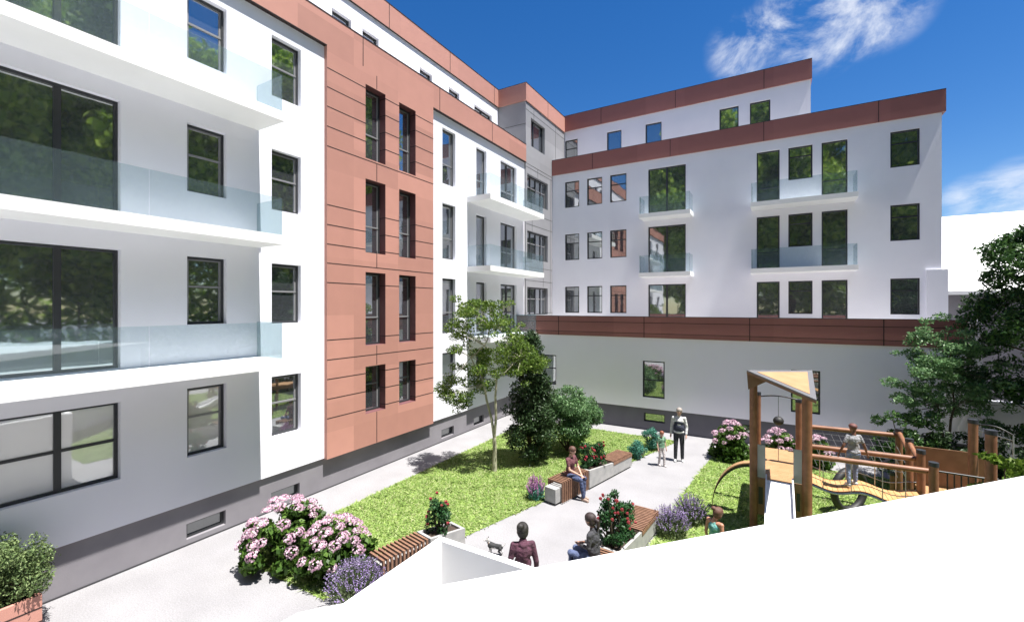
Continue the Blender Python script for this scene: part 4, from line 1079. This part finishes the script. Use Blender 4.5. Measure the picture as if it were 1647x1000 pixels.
P_ = dict(BASE); P_.update(wrl=(-.22, .12, .90), ell=(-.24, .0, 1.13), wrr=(.25, .02, .88), knr=(.10, .06, .50), anr=(.11, .03, .08), hed=(-.01, .03, 1.635))
g = G(1092, 741); person((g.x, g.y, 0), face_to(-0.35, -1), 1.80, P_, 'man in white shirt and navy vest standing on the path', cloth('white_shirt', (.62, .62, .62)), cloth('dark_trousers', (.035, .037, .045)),
       (.45, .27, .21), (.22, .19, .17), (.6, .6, .6), 'short', 'long', vest=cloth('navy_vest', (.03, .035, .06)))
P_ = dict(BASE); P_.update(hed=(0, .02, 1.63), knl=(-.09, .09, .51), anl=(-.09, .10, .09), knr=(.09, .0, .5), anr=(.09, -.10, .10))
g = G(1064, 749); person((g.x, g.y, 0), face_to(0.3, -1), 1.14, P_, 'small child in green top and pale trousers beside the standing man', cloth('green_top', (.16, .30, .20)), cloth('pale_trousers', (.55, .50, .50)),
       (.50, .32, .25), (.16, .05, .025), (.6, .55, .55), 'short', 'short', hs=1.25)
sp_ = on_bench(bench2, -0.05, 0.62, 0.0)
ang2 = a2+math.pi/2
S_ = dict(SIT); S_.update({k: tuple(Vector(v)+Vector((0, 0, .05))) for k, v in SIT.items() if k[:2] not in ('an', 'kn')})
S_.update(wrl=(-.05, .34, .67), wrr=(.03, .36, .66), ell=(-.21, .12, .80), elr=(.20, .12, .80), anr=(.06, .50, .09), knr=(.10, .43, .57), knl=(-.08, .43, .57), anl=(-.05, .42, .09), hed=(.0, .07, 1.28))
bp = on_bench(bench2, -0.20, 0.62, 0.0)
person((bp.x, bp.y, 0), ang2, 1.70, S_, 'woman in maroon top and jeans seated on the middle bench', cloth('maroon_top', (.13, .045, .055)), cloth('jeans', (.06, .08, .16)), (.50, .30, .22), (.07, .03, .02), (.35, .25, .2), 'short', 'short', female=True)
w4 = at(841, 7.2)
P_ = dict(BASE); P_.update(shl=(-.155, 0, 1.41), shr=(.155, 0, 1.41), ell=(-.22, -.03, 1.13), elr=(.22, -.02, 1.13), wrl=(-.24, .06, .90), wrr=(.24, .06, .90), hed=(0.0, .03, 1.61))
person((w4.x, w4.y, 0), face_to(-0.12, 1), 1.72, P_, 'woman with hair bun and purple jacket seen from behind', cloth('purple_jacket', (.10, .035, .06), (.055, .02, .035)), cloth('dark_jeans', (.04, .05, .09)), (.22, .12, .08), (.012, .010, .009), (.1, .1, .1), 'bun', 'long', female=True, hs=1.18)
S5 = dict(SIT); S5.update(wrl=(-.06, .27, .72), wrr=(.12, .26, .70), ell=(-.2, .02, .78), elr=(.22, .03, .77), hed=(0, .07, 1.23)); S5.update({k: tuple(Vector(v)+Vector((0, 0, .06))) for k, v in S5.items() if k[:2] not in ('an',)})
bp = on_bench(bench3, -0.34, 0.78, 0.0)
person((bp.x, bp.y, 0), a3-math.pi/2, 1.68, S5, 'woman with ponytail in dark grey hoodie sitting side-on', cloth('grey_hoodie', (.035, .035, .042), (.055, .055, .062)), cloth('blue_jeans', (.10, .13, .24)), (.25, .13, .09), (.022, .012, .012), (.3, .3, .3), 'pony', 'long', female=True, hs=1.18)
w6 = at(1150, 8.4)
P_ = dict(BASE); P_.update(hed=(0.02, .06, 1.61))
person((w6.x, w6.y, 0), face_to(0.9, 0.45), 1.44, P_, 'girl with bare shoulders and teal strappy top left of the slide', cloth('teal_top', (.07, .28, .26), (.20, .42, .38)), cloth('coral_skirt', (.5, .12, .10)), (.42, .20, .13), (.075, .030, .018), (.3, .2, .2), 'bun', 'none', female=True, hs=1.28)
w7 = at(1374, 9.85); P_ = dict(BASE); P_.update(shl=(-.155, 0, 1.405), shr=(.155, 0, 1.405), ell=(-.28, -.04, 1.15), wrl=(-.34, .04, .93), elr=(.265, -.02, 1.15), wrr=(.36, .03, .93), knl=(-.12, .02, .5), anl=(-.15, -.06, .09), anr=(.10, .10, .09), knr=(.10, .10, .50))
person((w7.x, 12.42, zdeck(w7.x)), face_to(0.15, 1), 1.37, P_, 'boy in cap, grey tee and jeans walking over the wavy bridge', cloth('grey_tee', (.30, .30, .32)), cloth('light_jeans', (.15, .20, .36), (.24, .30, .45)), (.16, .075, .05), (.10, .035, .03), (.6, .6, .6), 'cap', 'short', hs=1.15)

# dog
def dog(loc, heading):
    root = empty('dog', loc, heading, 'small black and white dog standing on the path by the woman in purple', 'dog'); sc = 0.85; root.scale = (sc, sc, sc)
    b = MB()
    limb(b, [(0, -.14, .22), (0, 0, .215), (0, .13, .225)], [.060, .062, .078]); limb(b, [(0, .15, .25), (0, .20, .31)], [.05, .04])
    b.ball((0, .22, .335), (.042, .05, .042), 0, 14, 10); limb(b, [(0, .25, .325), (0, .30, .315)], [.026, .020])
    for s in (-1, 1):
        limb(b, [(s*.042, .13, .20), (s*.045, .125, .11), (s*.045, .135, .02)], [.032, .018, .014]); b.ball((s*.045, .148, .014), (.016, .024, .014), 0, 8, 6)
        limb(b, [(s*.045, -.14, .20), (s*.05, -.10, .13), (s*.05, -.17, .08), (s*.05, -.155, .02)], [.042, .027, .015, .012]); b.ball((s*.05, -.14, .014), (.016, .024, .014), 0, 8, 6)
        b.tube([(s*.03, .205, .365), (s*.042, .20, .42)], [.018, .004], 0, 8)
    limb(b, [(0, -.19, .25), (0, -.25, .30), (0, -.26, .36)], [.014, .010, .006])
    m = mat('dog_coat', (.02, .02, .022), 0.7, (.6, .58, .56), 5.5, 0.3, 90, lo=0.46, hi=0.50)
    fuse(b, 'body', m, root, 0.006, 2)
    e = MB(); e.ball((0, .315, .32), (.009, .008, .008), 0, 8, 6); e.build('nose', M['black'], root)
    e = MB(); e.tube([(.05*math.cos(k*.628), .165+.015*math.sin(k*.628), .27+.05*math.sin(k*.628)) for k in range(11)], .006, 0, 6); e.build('collar', M['slatwood'], root)
g = G(797, 892); dog((g.x, g.y, 0), -face_to(-0.9, 0.3))

# ------------------------------------------------------------------ light, sky, camera
EL, AZ = R(70.5), R(3.2)      # sun comes from +X, turned 4 degrees towards -Y
sun = bpy.data.lights.new('sun', 'SUN'); sun.energy = 5.0; sun.angle = R(0.5); sun.color = (1.0, 0.965, 0.91)
so = bpy.data.objects.new('sun', sun); COL.objects.link(so)
sdir = Vector((math.cos(EL)*math.cos(AZ), -math.cos(EL)*math.sin(AZ), math.sin(EL)))
so.rotation_euler = sdir.to_track_quat('Z', 'Y').to_euler(); so.location = (20, 0, 40)
w = bpy.data.worlds.new('World'); scene.world = w; w.use_nodes = True
nt = w.node_tree; N, L = nt.nodes, nt.links
sky = N.new('ShaderNodeTexSky'); sky.sky_type = 'NISHITA'; sky.sun_disc = False; sky.sun_elevation = EL
sky.sun_rotation = math.atan2(sdir.x, sdir.y); sky.air_density = 1.0; sky.dust_density = 0.2; sky.ozone_density = 3.0; sky.altitude = 200
bg = N['Background']; bg.inputs['Strength'].default_value = 0.083
hsv = N.new('ShaderNodeHueSaturation'); hsv.inputs['Saturation'].default_value = 1.36; hsv.inputs['Hue'].default_value = 0.508; hsv.inputs['Value'].default_value = 0.76
L.new(sky.outputs[0], hsv.inputs['Color'])
tc = N.new('ShaderNodeTexCoord')
def dirpx(px, py):
    a = (px-CXP)/FPX; v = Vector((a*c_-s_, a*s_+c_, (HZ-py)/FPX)); return v.normalized()
def mnode(op, a=None, b=None, clamp=False):
    m = N.new('ShaderNodeMath'); m.operation = op; m.use_clamp = clamp
    for i, v in enumerate((a, b)):
        if v is None: continue
        if isinstance(v, (int, float)): m.inputs[i].default_value = v
        else: L.new(v, m.inputs[i])
    return m.outputs[0]
def spot(px, py, r_out, r_in, sx=1.0):
    d = dirpx(px, py)
    dp = N.new('ShaderNodeVectorMath'); dp.operation = 'DOT_PRODUCT'; dp.inputs[1].default_value = d
    L.new(tc.outputs['Generated'], dp.inputs[0])
    mr = N.new('ShaderNodeMapRange'); mr.interpolation_type = 'SMOOTHSTEP'
    mr.inputs['From Min'].default_value = math.cos(R(r_out)); mr.inputs['From Max'].default_value = math.cos(R(r_in))
    L.new(dp.outputs['Value'], mr.inputs['Value']); return mr.outputs['Result']
def cloudnoise(scale, rot, stretch, lo, hi, seed):
    mp = N.new('ShaderNodeMapping'); mp.inputs['Rotation'].default_value = rot; mp.inputs['Scale'].default_value = stretch; mp.inputs['Location'].default_value = (seed, seed*.7, 0)
    L.new(tc.outputs['Generated'], mp.inputs['Vector'])
    n = N.new('ShaderNodeTexNoise'); n.inputs['Scale'].default_value = scale; n.inputs['Detail'].default_value = 9; n.inputs['Roughness'].default_value = 0.62; n.inputs['Distortion'].default_value = 0.5
    L.new(mp.outputs[0], n.inputs['Vector'])
    mr = N.new('ShaderNodeMapRange'); mr.interpolation_type = 'SMOOTHSTEP'; mr.inputs['From Min'].default_value = lo; mr.inputs['From Max'].default_value = hi
    L.new(n.outputs['Fac'], mr.inputs['Value']); return mr.outputs['Result']
A = mnode('ADD', mnode('ADD', spot(1192, 78, 3.8, 0.6), spot(1275, 40, 4.5, 0.6)), mnode('ADD', spot(1345, 35, 5.0, 1.0), spot(1420, 5, 4.5, 0.5)), True)
c1 = mnode('MULTIPLY', A, cloudnoise(7.0, (0, 0, .5), (1, 1, 1.6), 0.40, 0.66, 3.1))
B = mnode('ADD', spot(1640, 312, 3.4, 0.4), spot(1565, 322, 2.6, 0.3), True)
c2 = mnode('MULTIPLY', B, cloudnoise(4.0, (0, 0, 0), (1, 1, 4.0), 0.32, 0.62, 7.7))
hz = N.new('ShaderNodeMapRange'); L.new(mnode('ADD', mnode('MULTIPLY', c1, 0.8), mnode('MULTIPLY', c2, 0.75), True), hz.inputs['Value'])
mx = N.new('ShaderNodeMix'); mx.data_type = 'RGBA'; L.new(hz.outputs['Result'], mx.inputs['Factor'])
L.new(hsv.outputs[0], mx.inputs['A']); mx.inputs['B'].default_value = (5.2, 5.4, 5.8, 1)
L.new(mx.outputs['Result'], bg.inputs['Color'])

cam = bpy.data.cameras.new('camera'); cam.sensor_width = 36; cam.lens = FPX/1647*36; cam.clip_end = 2000; cam.clip_start = 0.05
cam.shift_y = -(HZ-500.0)/1647*-1
co = bpy.data.objects.new('camera', cam); COL.objects.link(co); co.location = (0, 0, H); co.rotation_euler = (R(90), 0, TH)
scene.camera = co
scene.view_settings.view_transform = 'Standard'; scene.view_settings.look = 'None'; scene.view_settings.exposure = 1.2; scene.view_settings.gamma = 1
scene.cycles.max_bounces = 8; scene.cycles.transparent_max_bounces = 16
for o in scene.objects:
    if '_abs' in o: del o['_abs']
